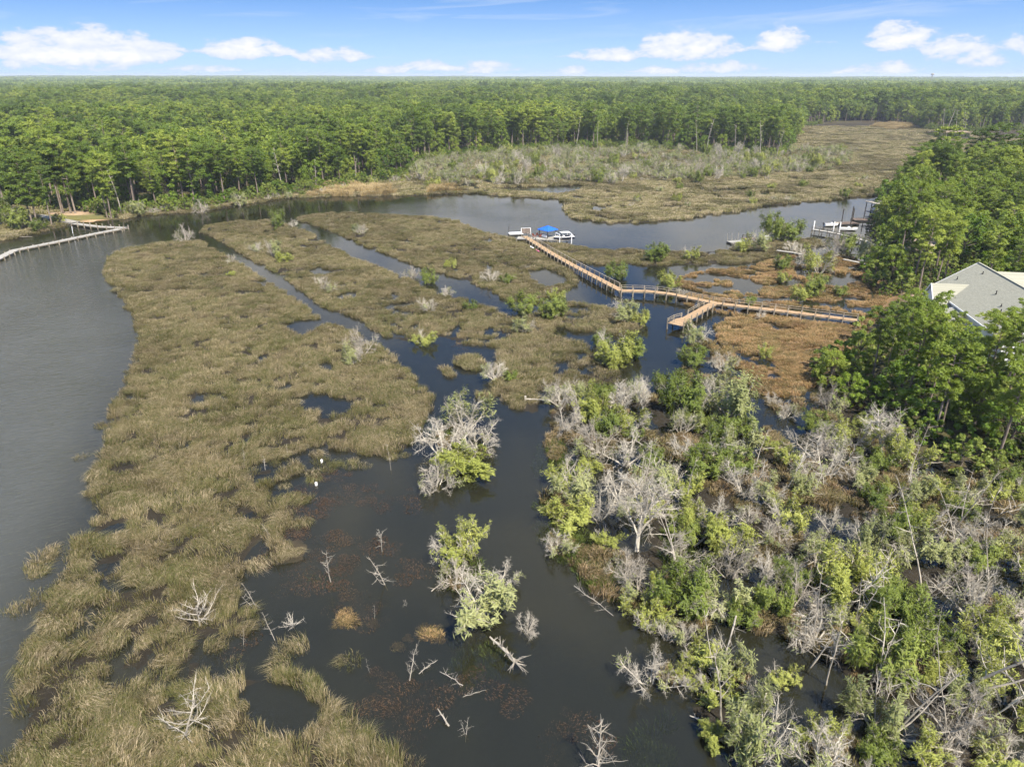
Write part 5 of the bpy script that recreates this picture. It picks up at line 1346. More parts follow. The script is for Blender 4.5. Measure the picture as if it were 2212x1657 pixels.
ZB = 1.35
def W2(x, y, z): return P(x, y, z)[:2]
bw = thing('boardwalk', 'long raised boardwalk with orange tan planks crossing the marsh from the house to the pier', 'boardwalk', (0, 0, 0))
walkway(bw, [W2(1852, 692, ZB), W2(1713, 674.5, ZB), W2(1548, 655, ZB), W2(1450, 635, ZB), W2(1400, 629, ZB), W2(1342, 627.5, ZB)], 1.75, ZB, M['deck'], M['timber'], 2.7, (-1,), .85, brace=True)
walkway(bw, [W2(1342, 627.5, ZB), W2(1234, 571, ZB), W2(1189, 545.5, ZB), W2(1133, 510.5, ZB)], 1.75, ZB, M['deck'], M['timber'], 2.6, (-1,), .75, skip_ends=(1, 0))
sp0, sp1 = W2(1541, 655, ZB), W2(1484, 687, ZB)
walkway(bw, [sp0, sp1], 1.9, ZB - .06, M['deck'], M['timber'], 2.5, (-1,), .7, skip_ends=(1, 1))
# widened landing at the end of the spur
d = (sp1 - sp0) / np.linalg.norm(sp1 - sp0); ang = math.atan2(d[1], d[0]); s = np.array([-d[1], d[0]])
mb = MB()
for k in range(34):
    c = sp1 + d * (.06 + k * .16); wdt = 1.9 + 1.5 * min(1, k / 10); mb.box((c[0], c[1], ZB - .063), (.148, wdt, .05), ang)
link('landing', mb.mesh('landing', M['deck']), bw)['kind'] = 'stuff'
for i, (a, b) in enumerate(((.3, 1.15), (2.6, 1.8), (5.3, 1.8), (.3, -1.15), (2.6, -1.8), (5.3, -1.8))):
    q = sp1 + d * a + s * b; mb = MB(); mb.box((0, 0, .8), (.2, .2, 3.0)); link('post', mb.mesh('post', M['timber']), bw, (q[0], q[1], 0), ang)
mb = MB()
for hh in (.9, .5):
    for (a, b) in (((.3, -1.15), (2.6, -1.8)), ((2.6, -1.8), (5.3, -1.8)), ((5.3, -1.8), (5.3, -.2))):
        q0, q1 = sp1 + d * a[0] + s * a[1], sp1 + d * b[0] + s * b[1]; mb.bar((*q0, ZB + hh), (*q1, ZB + hh), .07, .09)
link('landing_rail', mb.mesh('landing_rail', M['timber']), bw)
mb = MB()      # short stair off the landing
for k in range(4):
    c = sp1 + d * 2.2 + s * (2.0 + .3 * k); mb.box((c[0], c[1], ZB - .3 - .22 * k), (1.3, .32, .05), ang)
link('steps', mb.mesh('steps', M['timber']), bw)
# cross deck at the pier head
ph0, ph1 = W2(1118, 513, ZB), W2(1206, 516, ZB)
walkway(bw, [ph0, ph1], 3.6, ZB - .12, M['grey_deck'], M['timber'], 3.2, (), 0)

# gazebo with the blue roof
GZ = P(1183, 512, ZB); zt = ZB + 2.35
gz = thing('gazebo', 'open gazebo with a bright blue hipped metal roof at the end of the pier', 'gazebo', (GZ[0], GZ[1], 0), R(42))
h_ = 2.05
for sx in (-1, 1):
    for sy in (-1, 1):
        mb = MB(); mb.box((sx * (h_ - .25), sy * (h_ - .25), (zt + .4) / 2), (.2, .2, zt - .4)); link('post', mb.mesh('post', M['timber_dark']), gz)
mb = MB(); e = h_ + .28; ap = 1.15
mb.add([(-e, -e, zt), (e, -e, zt), (e, e, zt), (-e, e, zt), (0, 0, zt + ap), (-e, -e, zt - .13), (e, -e, zt - .13), (e, e, zt - .13), (-e, e, zt - .13)],
       [(0, 1, 4), (1, 2, 4), (2, 3, 4), (3, 0, 4), (0, 5, 6, 1), (1, 6, 7, 2), (2, 7, 8, 3), (3, 8, 5, 0), (8, 7, 6, 5)])
rf = link('roof', mb.mesh('roof', M['blue_roof']), gz)
mb = MB()
for sx, sy in ((-1, -1), (1, -1), (1, 1), (-1, 1)): mb.bar((sx * e, sy * e, zt + .03), (0, 0, zt + ap + .03), .10, .05)
for f in range(1, 9):
    for q in range(4):
        a = -e + 2 * e * f / 9; top = 1 - abs(a) / e
        p0 = [(a, -e), (e, a), (a, e), (-e, a)][q]; p1 = [(a, -e + e * top), (e - e * top, a), (a, e - e * top), (-e + e * top, a)][q]
        mb.bar((*p0, zt + .012), (*p1, zt + ap * top + .012), .035, .05)
link('roof_seams', mb.mesh('roof_seams', M['blue_roof']), rf)
mb = MB(); mb.box((0, h_ - .3, ZB + .5), (3.2, .06, .8)); mb.box((0, h_ - .55, ZB + .42), (3.2, .5, .08)); link('bench', mb.mesh('bench', M['white']), gz)
mb = MB(); mb.box((-h_ + .35, -.3, ZB + .42), (.5, 2.4, .08)); mb.box((-h_ + .12, -.3, ZB + .6), (.06, 2.4, .7)); link('bench', mb.mesh('bench', M['white']), gz)
mb = MB(); mb.box((0, 0, ZB + .01), (2 * h_, 2 * h_, .10)); link('floor', mb.mesh('floor', M['grey_deck']), gz)

def adirondack(x, y, rz, label):
    p = P(x, y, ZB); t_ = thing('deck_chair', label, 'chair', (p[0], p[1], ZB - .02), rz)
    mb = MB()
    for k in range(4): mb.box((-.24 + .16 * k, 0, .38 - .0), (.14, .62, .04))
    link('seat', mb.mesh('seat', M['red']), t_)
    mb = MB()
    for k in range(5): mb.bar((-.28 + .14 * k, .28, .36), (-.28 + .14 * k, .62, 1.12 + .08 * (2 - abs(k - 2))), .12, .03)
    link('backrest', mb.mesh('backrest', M['red']), t_)
    for sx in (-1, 1):
        mb = MB(); mb.box((sx * .40, .05, .58), (.13, .72, .03)); mb.box((sx * .36, -.26, .29), (.06, .08, .58)); mb.box((sx * .36, .34, .29), (.06, .08, .58)); link('arm', mb.mesh('arm', M['red']), t_)
adirondack(1153, 512, R(150), 'red wooden deck chair on the pier head nearest the walkway')
adirondack(1161, 510.5, R(170), 'red wooden deck chair between its twin and the blue gazebo')
adirondack(1168, 512.5, R(200), 'red brown wooden deck chair beside the gazebo post')

# boat: lofted hull on a lift
def loft(mb, rows, m=0, close=False):
    n = len(rows[0]); V = np.concatenate([np.asarray(r, float) for r in rows]); F = []
    for i in range(len(rows) - 1):
        for k in range(n - 1): F.append((i * n + k, i * n + k + 1, (i + 1) * n + k + 1, (i + 1) * n + k))
    mb.add(V, F, m)
def boat(name, label, loc, rz, Lb, Bm, hull_mat, top=True):
    t_ = thing(name, label, 'boat', loc, rz)
    xs_ = [-.5, -.3, -.05, .2, .36, .46, .505]; bw_ = [.94, 1, 1, .9, .62, .28, .02]; kz = [0, 0, 0, .03, .12, .30, .62]
    hl, wl, dk_ = MB(), MB(), MB(); rows = []; rows2 = []; gun = []
    for x, w, kk in zip(xs_, bw_, kz):
        b = Bm / 2 * w; sh = .98 + .22 * max(0, x + .1)
        rows.append([(x * Lb, b, sh), (x * Lb, b * .93, .45 + kk * .5), (x * Lb, b * .55, .18 + kk * .8), (x * Lb, 0, kk), (x * Lb, -b * .55, .18 + kk * .8), (x * Lb, -b * .93, .45 + kk * .5), (x * Lb, -b, sh)])
        gun.append((x * Lb, b, sh))
    loft(hl, rows); hl.add(rows[0], [tuple(range(7))]); link('hull', hl.mesh('hull', hull_mat, False), t_)
    for (x, b, z_) in gun: rows2.append([(x, b + .05, z_ - .12), (x, b + .06, z_ + .03), (x, b - .06, z_ + .05)])
    loft(wl, rows2); loft(wl, [[(x, -y, z_) for (x, y, z_) in r][::-1] for r in rows2]); link('gunwale', wl.mesh('gunwale', M['white']), t_)
    fd = [[(x, b - .05, z_ + .02), (x, 0, z_ + .10), (x, -b + .05, z_ + .02)] for (x, b, z_) in gun[3:]]
    loft(dk_, fd); link('foredeck', dk_.mesh('foredeck', M['cream']), t_)
    mb = MB(); mb.box((-.15 * Lb, 0, .5), (Lb * .66, Bm * .86, .06)); link('cockpit_floor', mb.mesh('cockpit_floor', M['cream']), t_)
    mb = MB(); mb.box((-.42 * Lb, 0, .75), (.55, Bm * .7, .5)); mb.box((-.44 * Lb - .12, 0, 1.1), (.12, Bm * .7, .35)); link('seat', mb.mesh('seat', M['white']), t_)
    mb = MB(); mb.box((.02 * Lb, 0, .95), (.7, Bm * .5, .9), top=.85); link('console', mb.mesh('console', M['white']), t_)
    mb = MB(); mb.add([(.2 * Lb, Bm * .36, 1.15), (.26 * Lb, 0, 1.18), (.2 * Lb, -Bm * .36, 1.15), (.10 * Lb, Bm * .33, 1.85), (.14 * Lb, 0, 1.88), (.10 * Lb, -Bm * .33, 1.85)], [(0, 1, 4, 3), (1, 2, 5, 4)]); link('windshield', mb.mesh('windshield', M['glass']), t_)
    if top:
        mb = MB(); loft(mb, [[(x * Lb, y * Bm * .42, 2.30 + .12 * (1 - y * y) - .5 * (x - .02) ** 2) for y in (-1, -.6, 0, .6, 1)] for x in (-.28, -.15, 0, .12, .17)])
        loft(mb, [[(x * Lb, y * Bm * .42, 2.22) for y in (1, 0, -1)] for x in (-.28, .17)]); link('hardtop', mb.mesh('hardtop', M['white']), t_)
        for sx in (-.25, .13):
            for sy in (-1, 1): mb = MB(); mb.tube([(sx * Lb, sy * Bm * .40, .95), (sx * Lb + .05, sy * Bm * .37, 2.28)], .03, 6); link('hardtop_post', mb.mesh('hardtop_post', M['steel']), t_)
    om = MB(); om.box((-.5 * Lb - .28, 0, 1.15), (.5, .42, .5), top=.8); om.box((-.5 * Lb - .25, 0, .45), (.18, .14, 1.0)); om.box((-.5 * Lb - .30, 0, -.02), (.5, .06, .12)); link('outboard_motor', om.mesh('outboard_motor', M['black']), t_)
    return t_
BP = P(1217, 521, .6)
brz = R(200)
boat('motor_boat', 'motor boat with navy hull and white hardtop hoisted on the lift by the gazebo', (BP[0], BP[1], 1.06), brz, 6.6, 2.4, M['navy'])
lf = thing('boat_lift', 'white boat lift frame with four piles holding the navy motor boat', 'boat lift', (BP[0], BP[1], 0), brz)
for sx in (-1, 1):
    for sy in (-1, 1): mb = MB(); mb.tube([(sx * 2.0, sy * 1.65, -.7), (sx * 2.0, sy * 1.65, 3.0)], .13, 8); link('pile', mb.mesh('pile', M['white']), lf)
    mb = MB(); mb.bar((sx * 2.0, -1.65, 3.0), (sx * 2.0, 1.65, 3.0), .16, .2); link('top_beam', mb.mesh('top_beam', M['white']), lf)
    mb = MB(); mb.bar((sx * 2.0, -1.6, .86), (sx * 2.0, 0, .5), .12, .16); mb.bar((sx * 2.0, 1.6, .86), (sx * 2.0, 0, .5), .12, .16); link('cradle_beam', mb.mesh('cradle_beam', M['white']), lf)
    for sy in (-1, 1): mb = MB(); mb.tube([(sx * 2.0, sy * 1.5, .9), (sx * 2.0, sy * 1.5, 2.95)], .02, 4); link('cable', mb.mesh('cable', M['steel']), lf)
mb = MB(); mb.bar((-2.2, -.62, .96), (2.2, -.62, .96), .2, .16); mb.bar((-2.2, .62, .96), (2.2, .62, .96), .2, .16); link('bunks', mb.mesh('bunks', M['timber']), lf)

# white floating platform left of the pier head
FP = P(1114, 505, .4)
fp = thing('floating_platform', 'white floating platform on black pontoons left of the pier head', 'float', (FP[0], FP[1], 0), R(8))
mb = MB(); mb.box((0, 0, .52), (4.6, 3.0, .16)); link('deck', mb.mesh('deck', M['white']), fp)
for sy in (-1, 1): mb = MB(); mb.tube([(-2.2, sy * 1.15, .12), (2.2, sy * 1.15, .12)], .33, 8); link('pontoon', mb.mesh('pontoon', M['black']), fp)
for q in ((-2.15, .9), (1.6, -1.62)):
    mb = MB(); mb.tube([(q[0], q[1] - .15, -.6), (q[0], q[1] - .15, 2.6)], .09, 6); link('mooring_pole', mb.mesh('mooring_pole', M['timber_dark']), fp)
SP = P(1137, 506, ZB)
sk = thing('slatted_rack', 'tilted rack of brown slats in a white frame behind the pier head', 'rack', (SP[0], SP[1], ZB - .1), R(10))
mb = MB()
for k in range(8): mb.box((-1.25 + .36 * k, .25, .25 + .0), (.30, .10, .02), 0); mb.bar((-1.25 + .36 * k, 0, .35), (-1.25 + .36 * k, .7, 1.75), .28, .05)
link('slats', mb.mesh('slats', M['brown_deck']), sk)
mb = MB()
for sx in (-1.55, 1.45): mb.bar((sx, 0, .0), (sx, 0, .4), .09, .09); mb.bar((sx, 0, .3), (sx, .75, 1.85), .09, .09); mb.bar((sx, .75, 0), (sx, .75, 1.85), .09, .09)
mb.bar((-1.55, .75, 1.85), (1.45, .75, 1.85), .09, .09); link('frame', mb.mesh('frame', M['white']), sk)

def kayak(x, y, rz, mat, label):
    p = P(x, y, .3); t_ = thing('kayak', label, 'kayak', (p[0], p[1], max(hgt(p), 0) + .25), rz)
    mb = MB(); rows = []
    for x_, w in ((-1.7, .02), (-1.4, .16), (-.8, .3), (0, .36), (.8, .3), (1.4, .16), (1.7, .02)): rows.append([(x_, w, .22), (x_, w * .8, .05), (x_, 0, 0), (x_, -w * .8, .05), (x_, -w, .22), (x_, 0, .30), (x_, w, .22)])
    loft(mb, rows); link('hull', mb.mesh('hull', mat), t_)
    mb = MB(); th = np.linspace(0, 2 * math.pi, 13)[:-1]; mb.tube([(0, 0, .26), (0, 0, .31)], .2, 12); t2 = link('cockpit', mb.mesh('cockpit', M['black']), t_); t2.scale = (2, 1, 1)
    return t_
dd_ = W2(1189, 545.5, ZB) - W2(1133, 510.5, ZB); ka = math.atan2(dd_[1], dd_[0])
q = W2(1169, 535, ZB); s = np.array([dd_[1], -dd_[0]]) / np.linalg.norm(dd_)
kx, ky = to_px(*(q - s * -1.1), .3)
kayak(kx, ky, ka, M['pink'], 'pink kayak lying in the grass against the diagonal boardwalk')
q = W2(1157, 527.5, ZB); kx, ky = to_px(*(q - s * -1.1), .3); kayak(kx, ky, ka, M['white'], 'white kayak lying in the grass behind the pink one')

# ------------------------------------------------------------------ left bank: grey dock, path
dk = thing('grey_dock', 'long silver grey dock with a bend on pale piles along the left bank', 'dock', (0, 0, 0))
zd = .85
walkway(dk, [W2(-120, 615, zd), W2(-20, 566, zd), W2(32, 540.5, zd), W2(120, 523, zd), W2(210, 504, zd), W2(258, 495, zd)], 2.3, zd, M['grey_deck'], M['timber'], 3.2, (), .32, .20, foot=-.7, pmat=M['timber'])
walkway(dk, [W2(160, 482.5, zd), W2(215, 489.5, zd), W2(272, 492, zd)], 2.0, zd - .06, M['grey_deck'], M['timber'], 3.4, (), .7, .22, foot=-.7, pmat=M['timber'])
pt = MB(); c_ = [P(x, y, .0)[:2] for x, y in ((-60, 452), (8, 459), (60, 464), (100, 472), (165, 484.5))]; V = []; F = []
for i, c in enumerate(c_):
    d = (c_[min(i + 1, 4)] - c_[max(i - 1, 0)]); d /= np.linalg.norm(d); s = np.array([-d[1], d[0]])
    for sd in (-1, 1):
        q = c + s * sd * 1.5; zz_ = max(hgt(q), hgt(c), .55) + .10; V += [(*q, zz_), (*q, zz_ - .5)]
for i in range(4): a = i * 4; F += [(a, a + 4, a + 6, a + 2), (a, a + 1, a + 5, a + 4), (a + 2, a + 6, a + 7, a + 3)]
pt.add(V, F); tag(link('path', pt.mesh('path', M['concrete'])), kind='structure')
def log(x0, y0, x1, y1, r, label, mat='dead_grey', z0=.1, z1=.25, stubs=5, name='driftwood_log', cat='log', root=False):
    a, b = P(x0, y0, z0), P(x1, y1, z1); rg = np.random.default_rng(int(x0 * 7 + y0)); c = (a + b) / 2
    t_ = MB(); n = 7; L_ = np.linalg.norm(b - a)
    pts = np.array([a + (b - a) * i / (n - 1) + rg.normal(0, .012 * L_, 3) * (0 < i < n - 1) for i in range(n)]) - c; pts[:, 2] += np.sin(np.linspace(0, 3.14, n)) * .03 * L_
    r = r * .42; stubs = int(stubs * 1.6); t_.tube(pts, np.linspace(r, r * .45, n), 7)
    for k in range(stubs):
        i = 1 + k % (n - 2); d = unit(rg.normal(0, 1, 3) + (0, 0, .5)); l = L_ * (.12 + .22 * rg.random())
        br = limb(rg, pts[i], d, l, 3, .2, .05); t_.tube(br, np.linspace(r * .38, r * .1, 4), 4, 0, False)
        for w in range(3): t_.cone(br[1 + w % 2], br[1 + w % 2] + unit(d + rg.normal(0, .6, 3)) * l * .5, r * .12)
    if root:
        for k in range(16):
            d = unit(unit(a - b) * .45 + rg.normal(0, .8, 3)); br = limb(rg, pts[0], d, .9 + .9 * rg.random(), 3, .25); t_.tube(br, np.linspace(r * .4, r * .06, 4), 4, 0, False)
    o_ = tag(link(name, t_.mesh(name, M[mat]), None, tuple(c)), label, cat); return o_
log(15, 516, 70, 512, .22, 'long pale fallen log along the left bank', stubs=2)
log(1112, 1428, 1058, 1375, .42, 'thick fallen trunk with a root plate at the lower shrub island', z0=.9, z1=1.6, stubs=10, name='fallen_tree', cat='fallen tree', root=True)
log(970, 1568, 945, 1530, .20, 'short weathered driftwood trunk in the lower pond', z0=.05, z1=.7, stubs=3)
log(932, 1277, 968, 1250, .14, 'straight pale log left of the lower shrub island', stubs=1)
log(885, 1470, 900, 1390, .09, 'bleached brush pile of curved branches in the lower pond', z0=.1, z1=1.3, stubs=12, name='dead_brush', cat='dead branch')
log(905, 1455, 945, 1425, .08, 'white fallen branch beside the brush pile', stubs=9, name='dead_branch', cat='dead branch')
log(1000, 1480, 950, 1450, .09, 'white branch reaching from the fallen trunk toward the brush pile', stubs=7, name='dead_branch', cat='dead branch')
log(1000, 1505, 1050, 1490, .06, 'thin white branch floating below the fallen trunk', stubs=6, name='dead_branch', cat='dead branch', z0=.05, z1=.1)
log(1240, 1265, 1325, 1330, .10, 'bent white branch over the water at the thicket edge', z0=.5, z1=.3, stubs=9, name='dead_branch', cat='dead branch')
log(1660, 1155, 1765, 1185, .28, 'weathered driftwood trunk with twisted root end in mid thicket', stubs=5, root=True)
log(1500, 1180, 1570, 1120, .26, 'pale leaning trunk below the round deep green cedar', z0=.3, z1=1.4, stubs=5)
log(1480, 1020, 1600, 950, .16, 'long slanting dead trunk in the upper thicket', z0=.5, z1=2.2, stubs=6)
log(1370, 950, 1425, 985, .18, 'pale bare trunk fallen by the tall bare cedars', z0=1.2, z1=.3, stubs=4)
log(1880, 1590, 2080, 1625, .30, 'large grey fallen trunk at the lower right corner', stubs=6, z0=.5, z1=.8)
log(2000, 1420, 2110, 1500, .26, 'arched bleached trunk at the lower right', stubs=6, z0=.6, z1=1.4)
log(1525, 1560, 1490, 1545, .2, 'short pale log at the water edge near the bottom', stubs=3)
log(1960, 1010, 2060, 998, .14, 'straight bare log lying before the green trees', z0=1.0, z1=1.2, stubs=3)
log(1590, 985, 1745, 958, .12, 'thin white trunk lying across the dark pool', z0=1.2, z1=1.0, stubs=4)
log(1720, 1230, 1810, 1195, .12, 'pair like pale pole lying in mid thicket', z0=.6, z1=.9, stubs=2)
log(1590, 1330, 1545, 1490, .20, 'stout leaning dead trunk beside the brown grass mound', z0=3.0, z1=.2, stubs=7)
ob = MB(); a = P(1135, 862, .35); b = P(1225, 866, .35); ob.bar(a, b, .35, .12); ob.box((a[0], a[1], .3), (.3, .3, 1.1)); ob.box((b[0], b[1], .3), (.3, .3, 1.0))
tag(link('old_board', ob.mesh('old_board', M['dead'])), 'old bleached board on posts at the end of the marsh in the channel', 'board')
for (x, y, lab) in ((695, 998, 'white float in the pond by the marsh edge, upper of two'), (683, 1047, 'white float in the pond by the marsh edge, lower of two')):
    p = P(x, y, .1); t_ = thing('float', lab, 'float', (p[0], p[1], -.1), .4)
    mb = MB(); mb.tube([(0, 0, .0), (0, 0, .12), (0, 0, .5), (0, 0, .58)], [.13, .17, .17, .1], 10); link('drum', mb.mesh('drum', M['white'], True), t_)
    mb = MB(); mb.tube([(0, 0, -.3), (0, 0, .0)], [.1, .2], 8); link('base', mb.mesh('base', M['black']), t_)

# ------------------------------------------------------------------ neighbours' docks across the right
def simple_dock(name, label, path, width, z, deck, timber, gap=2.6, rails=(), near=0.0, pmat=None):
    t_ = thing(name, label, 'dock', (0, 0, 0)); walkway(t_, path, width, z, deck, timber, gap, rails, near, .17, pmat=pmat); return t_
d1 = simple_dock('white_pier', 'pale weathered pier with handrails running from the right shore to the creek', [W2(1912, 534, 1.1), W2(1850, 514, 1.1), W2(1800, 503, 1.1), W2(1757, 496, 1.1)], 1.7, 1.1, M['grey_deck'], M['timber'], 2.6, (-1, 1), 0, M['timber'])
for (x, y, h) in ((1757, 492, 3.3), (1800, 494, 3.4), (1813, 495, 3.4)):
    p = P(x, y + 4, .5); mb = MB(); mb.box((0, 0, h / 2 - .4), (.3, .3, h + .8)); link('tall_post', mb.mesh('tall_post', M['white']), d1, (p[0], p[1], 0))
p0, p1 = P(1800, 498, .5), P(1813, 499, .5); mb = MB(); mb.bar((p0[0], p0[1], 3.2), (p1[0], p1[1], 3.2), .2, .25); link('crossbar', mb.mesh('crossbar', M['dead_grey']), d1)
for i, (x, y, h) in enumerate(((1815, 497, 7.0), (1836, 492, 7.2), (1841, 478, 4.5), (1865, 476, 4.8))):
    p = P(x, y, .0); mb = MB(); mb.tube([(0, 0, -.7), (0, 0, h)], .16, 7)
    tag(link('mooring_pile', mb.mesh('mooring_pile', M['timber_dark']), None, (p[0], p[1], 0)), ['tall dark pile left of the pair at the white pier', 'tallest dark pile right beside the white pier', 'shorter dark pile at the brown float', 'dark pile with pale cap between the brown floats'][i], 'pile')
def float_dock(x, y, w, l, rz, mat, label, z=.5):
    p = P(x, y, z); t_ = thing('floating_dock', label, 'float', (p[0], p[1], 0), rz)
    mb = MB(); n = int(w / .16)
    for k in range(n): mb.box((-w / 2 + (k + .5) * w / n, 0, z), (w / n - .012, l, .06))
    link('decking', mb.mesh('decking', mat), t_)['kind'] = 'stuff'
    mb = MB(); mb.box((0, 0, z - .25), (w * .98, l * .98, .42)); link('float_box', mb.mesh('float_box', M['black']), t_); return t_
float_dock(1830, 482, 7.0, 4.0, R(8), M['brown_deck'], 'brown floating dock nearer to the white pier')
float_dock(1862, 474, 6.5, 4.5, R(-8), M['brown_deck'], 'brown floating dock farther up the right shore')
t_ = float_dock(1590, 522, 5.2, 2.6, R(18), M['grey_deck'], 'small grey floating dock with leaning poles at the creek bend')
for q, tl in ((-2.2, .3), (-.6, .3), (1.4, -.1)): mb = MB(); mb.tube([(q, 1.2, -.5), (q - tl, 1.3, 2.9)], .06, 5); link('pole', mb.mesh('pole', M['dead']), t_)
p = P(1618, 517, .5); dt = thing('dark_platform', 'dark cluttered platform behind the small grey float', 'platform', (p[0], p[1], 0), R(15))
mb = MB(); mb.box((0, 0, .75), (4.0, 3.0, .15)); link('deck', mb.mesh('deck', M['brown_deck']), dt)
for q in ((-1.6, -1.2), (1.6, -1.2), (1.6, 1.2), (-1.6, 1.2), (0, 1.2)): mb = MB(); mb.box((q[0], q[1], .5), (.18, .18, 2.6)); link('post', mb.mesh('post', M['timber_dark']), dt)
mb = MB(); mb.bar((-1.6, 1.2, 1.6), (1.6, 1.2, 1.6), .1, .14); mb.box((.6, .3, 1.1), (1.2, .6, .6)); link('bench', mb.mesh('bench', M['timber_dark']), dt)
b1 = simple_dock('broken_pier', 'collapsed grey pier section on the marsh behind the shrubs', [W2(1678, 541, .7), W2(1715, 546, .7), W2(1740, 552, .6)], 1.3, .7, M['grey_deck'], M['timber_dark'], 2.4)
b2 = simple_dock('broken_pier', 'weathered walkway remains over the wet russet marsh on the right', [W2(1822, 560, .6), W2(1855, 567, .6), W2(1885, 574, .6)], 1.2, .6, M['grey_deck'], M['timber_dark'], 2.2)
sk_ = P(1795, 488, .2); boat('skiff', 'small white open skiff moored behind the white pier', (sk_[0], sk_[1], -.1), R(5), 5.0, 1.8, M['white'], False)
sk_ = P(1832, 497, .2); boat('skiff', 'white skiff with motor lying between pier and brown floats', (sk_[0], sk_[1], -.1), R(-8), 5.6, 1.9, M['white'], False)
sg = P(1654, 525, 1.0); t_ = thing('white_sign', 'small white board on a dark post by the cedar on the bank', 'sign', (sg[0], sg[1], 0))
mb = MB(); mb.box((0, 0, 1.3), (.1, .1, 3.0)); link('post', mb.mesh('post', M['timber_dark']), t_); mb = MB(); mb.box((0, -.08, 2.6), (1.2, .06, 1.3)); link('board', mb.mesh('board', M['white']), t_)
bh = P(1893, 462, .5); t_ = thing('boat_house', 'open boat shelter with a dark flat roof on piles by the right shore', 'boat shelter', (bh[0], bh[1], 0), R(10))
for sx in (-2.6, 2.6):
    for sy in (-3, 0, 3): mb = MB(); mb.box((sx, sy, 1.9), (.22, .22, 5.2)); link('pile', mb.mesh('pile', M['timber_dark']), t_)
mb = MB(); mb.box((0, 0, 4.6), (6.2, 7.2, .2)); link('roof', mb.mesh('roof', M['dead_grey']), t_); mb = MB(); mb.box((0, 0, 1.0), (5.2, 6.4, .14)); link('deck', mb.mesh('deck', M['grey_deck']), t_)
mb = MB(); mb.box((0, -3.1, 2.6), (5.0, .1, .25)); mb.box((0, 0, 2.0), (.9, 4.0, .8)); link('hoist', mb.mesh('hoist', M['white']), t_)

# far bank landing by the little pond
fl = P(2062, 285, .4); mb = MB(); V = [(-14, -2, .5), (12, -3.5, .5), (13, 2.5, .8), (-2, 4, .9), (-12, 1, .6)]
mb.add(V + [(x, y, -.6) for x, y, z in V], [(0, 1, 2, 3, 4), (0, 5, 6, 1), (1, 6, 7, 2), (2, 7, 8, 3), (3, 8, 9, 4), (4, 9, 5, 0)])
tag(link('sand_spit', mb.mesh('sand_spit', M['sand']), None, (fl[0], fl[1], 0)), kind='structure')
for (x, h) in ((2043, 70), (2050, 68), (2072, 66), (2085, 60), (2088, 58)):
    p = P(x, 283, .5); plant('dead_pine', TSNAGS[rnd.randrange(3)], (p[0], p[1] + 3, .4), (24, 24, h * .30), rnd.random() * 6, 'pale bare trunk by the sand spit of the distant pond', 'dead tree', 'bare trunks by the distant pond')

# ------------------------------------------------------------------ house on the right bank
A_ = P(*[(2600 + 1480 / 5.53) * .73733, (700 + 385 / 5.53) * .73733], 12.0); L0 = P(*[(2600 + 690 / 5.53) * .73733, (700 + 770 / 5.53) * .73733], 6.5)
rd = np.array([-.1663, -.9861]); pd = np.array([-.9861, .1663])            # ridge direction (towards camera), west
hs = thing('house', 'white house with a big grey shingled roof half hidden by pines', 'house', (A_[0], A_[1], 0), math.atan2(rd[1], rd[0]))
# local frame: +x along the ridge towards the camera, -y = west (left)
HW, RL, ZE, ZR = 8.4, 34.0, 6.5, 12.0
def roofslab(pts, th=.22):
    mb = MB(); p = np.array(pts, float); n = len(p); lo = p - (0, 0, th)
    mb.add(np.concatenate([p, lo]), [tuple(range(n)), tuple(range(2 * n - 1, n - 1, -1))] + [(i, n + i, n + (i + 1) % n, (i + 1) % n) for i in range(n)]); return mb
sgn = -1
rw = link('roof', roofslab([(0, 0, ZR), (0, sgn * HW, ZE), (RL, sgn * HW, ZE), (RL, 0, ZR)]).mesh('roof', M['shingle']), hs)
link('roof', roofslab([(0, .0, ZR), (RL, 0, ZR), (RL, HW, ZE), (0, HW, ZE)]).mesh('roof', M['shingle']), hs)
mb = MB(); mb.bar((0, 0, ZR + .05), (RL, 0, ZR + .05), .35, .08); link('ridge_cap', mb.mesh('ridge_cap', M['shingle']), rw)
mb = MB(); mb.bar((-.06, 0, ZR - .14), (-.06, sgn * HW, ZE - .14), .1, .3); mb.bar((-.06, 0, ZR - .14), (-.06, HW, ZE - .14), .1, .3); mb.bar((0, sgn * (HW + .06), ZE - .14), (5.0, sgn * (HW + .06), ZE - .14), .1, .3); mb.bar((11.2, sgn * (HW + .06), ZE - .14), (RL, sgn * (HW + .06), ZE - .14), .1, .3)
link('fascia', mb.mesh('fascia', M['white']), hs)
WI = HW - .55
mb = MB(); mb.add([(.5, -WI, 0), (RL - .5, -WI, 0), (RL - .5, WI, 0), (.5, WI, 0), (.5, -WI, ZE - .1), (RL - .5, -WI, ZE - .1), (RL - .5, WI, ZE - .1), (.5, WI, ZE - .1), (.5, 0, ZR - .4), (RL - .5, 0, ZR - .4)],
       [(0, 1, 5, 4), (2, 3, 7, 6), (3, 0, 4, 8, 7), (1, 2, 6, 9, 5)]); link('wall', mb.mesh('wall', M['white']), hs)
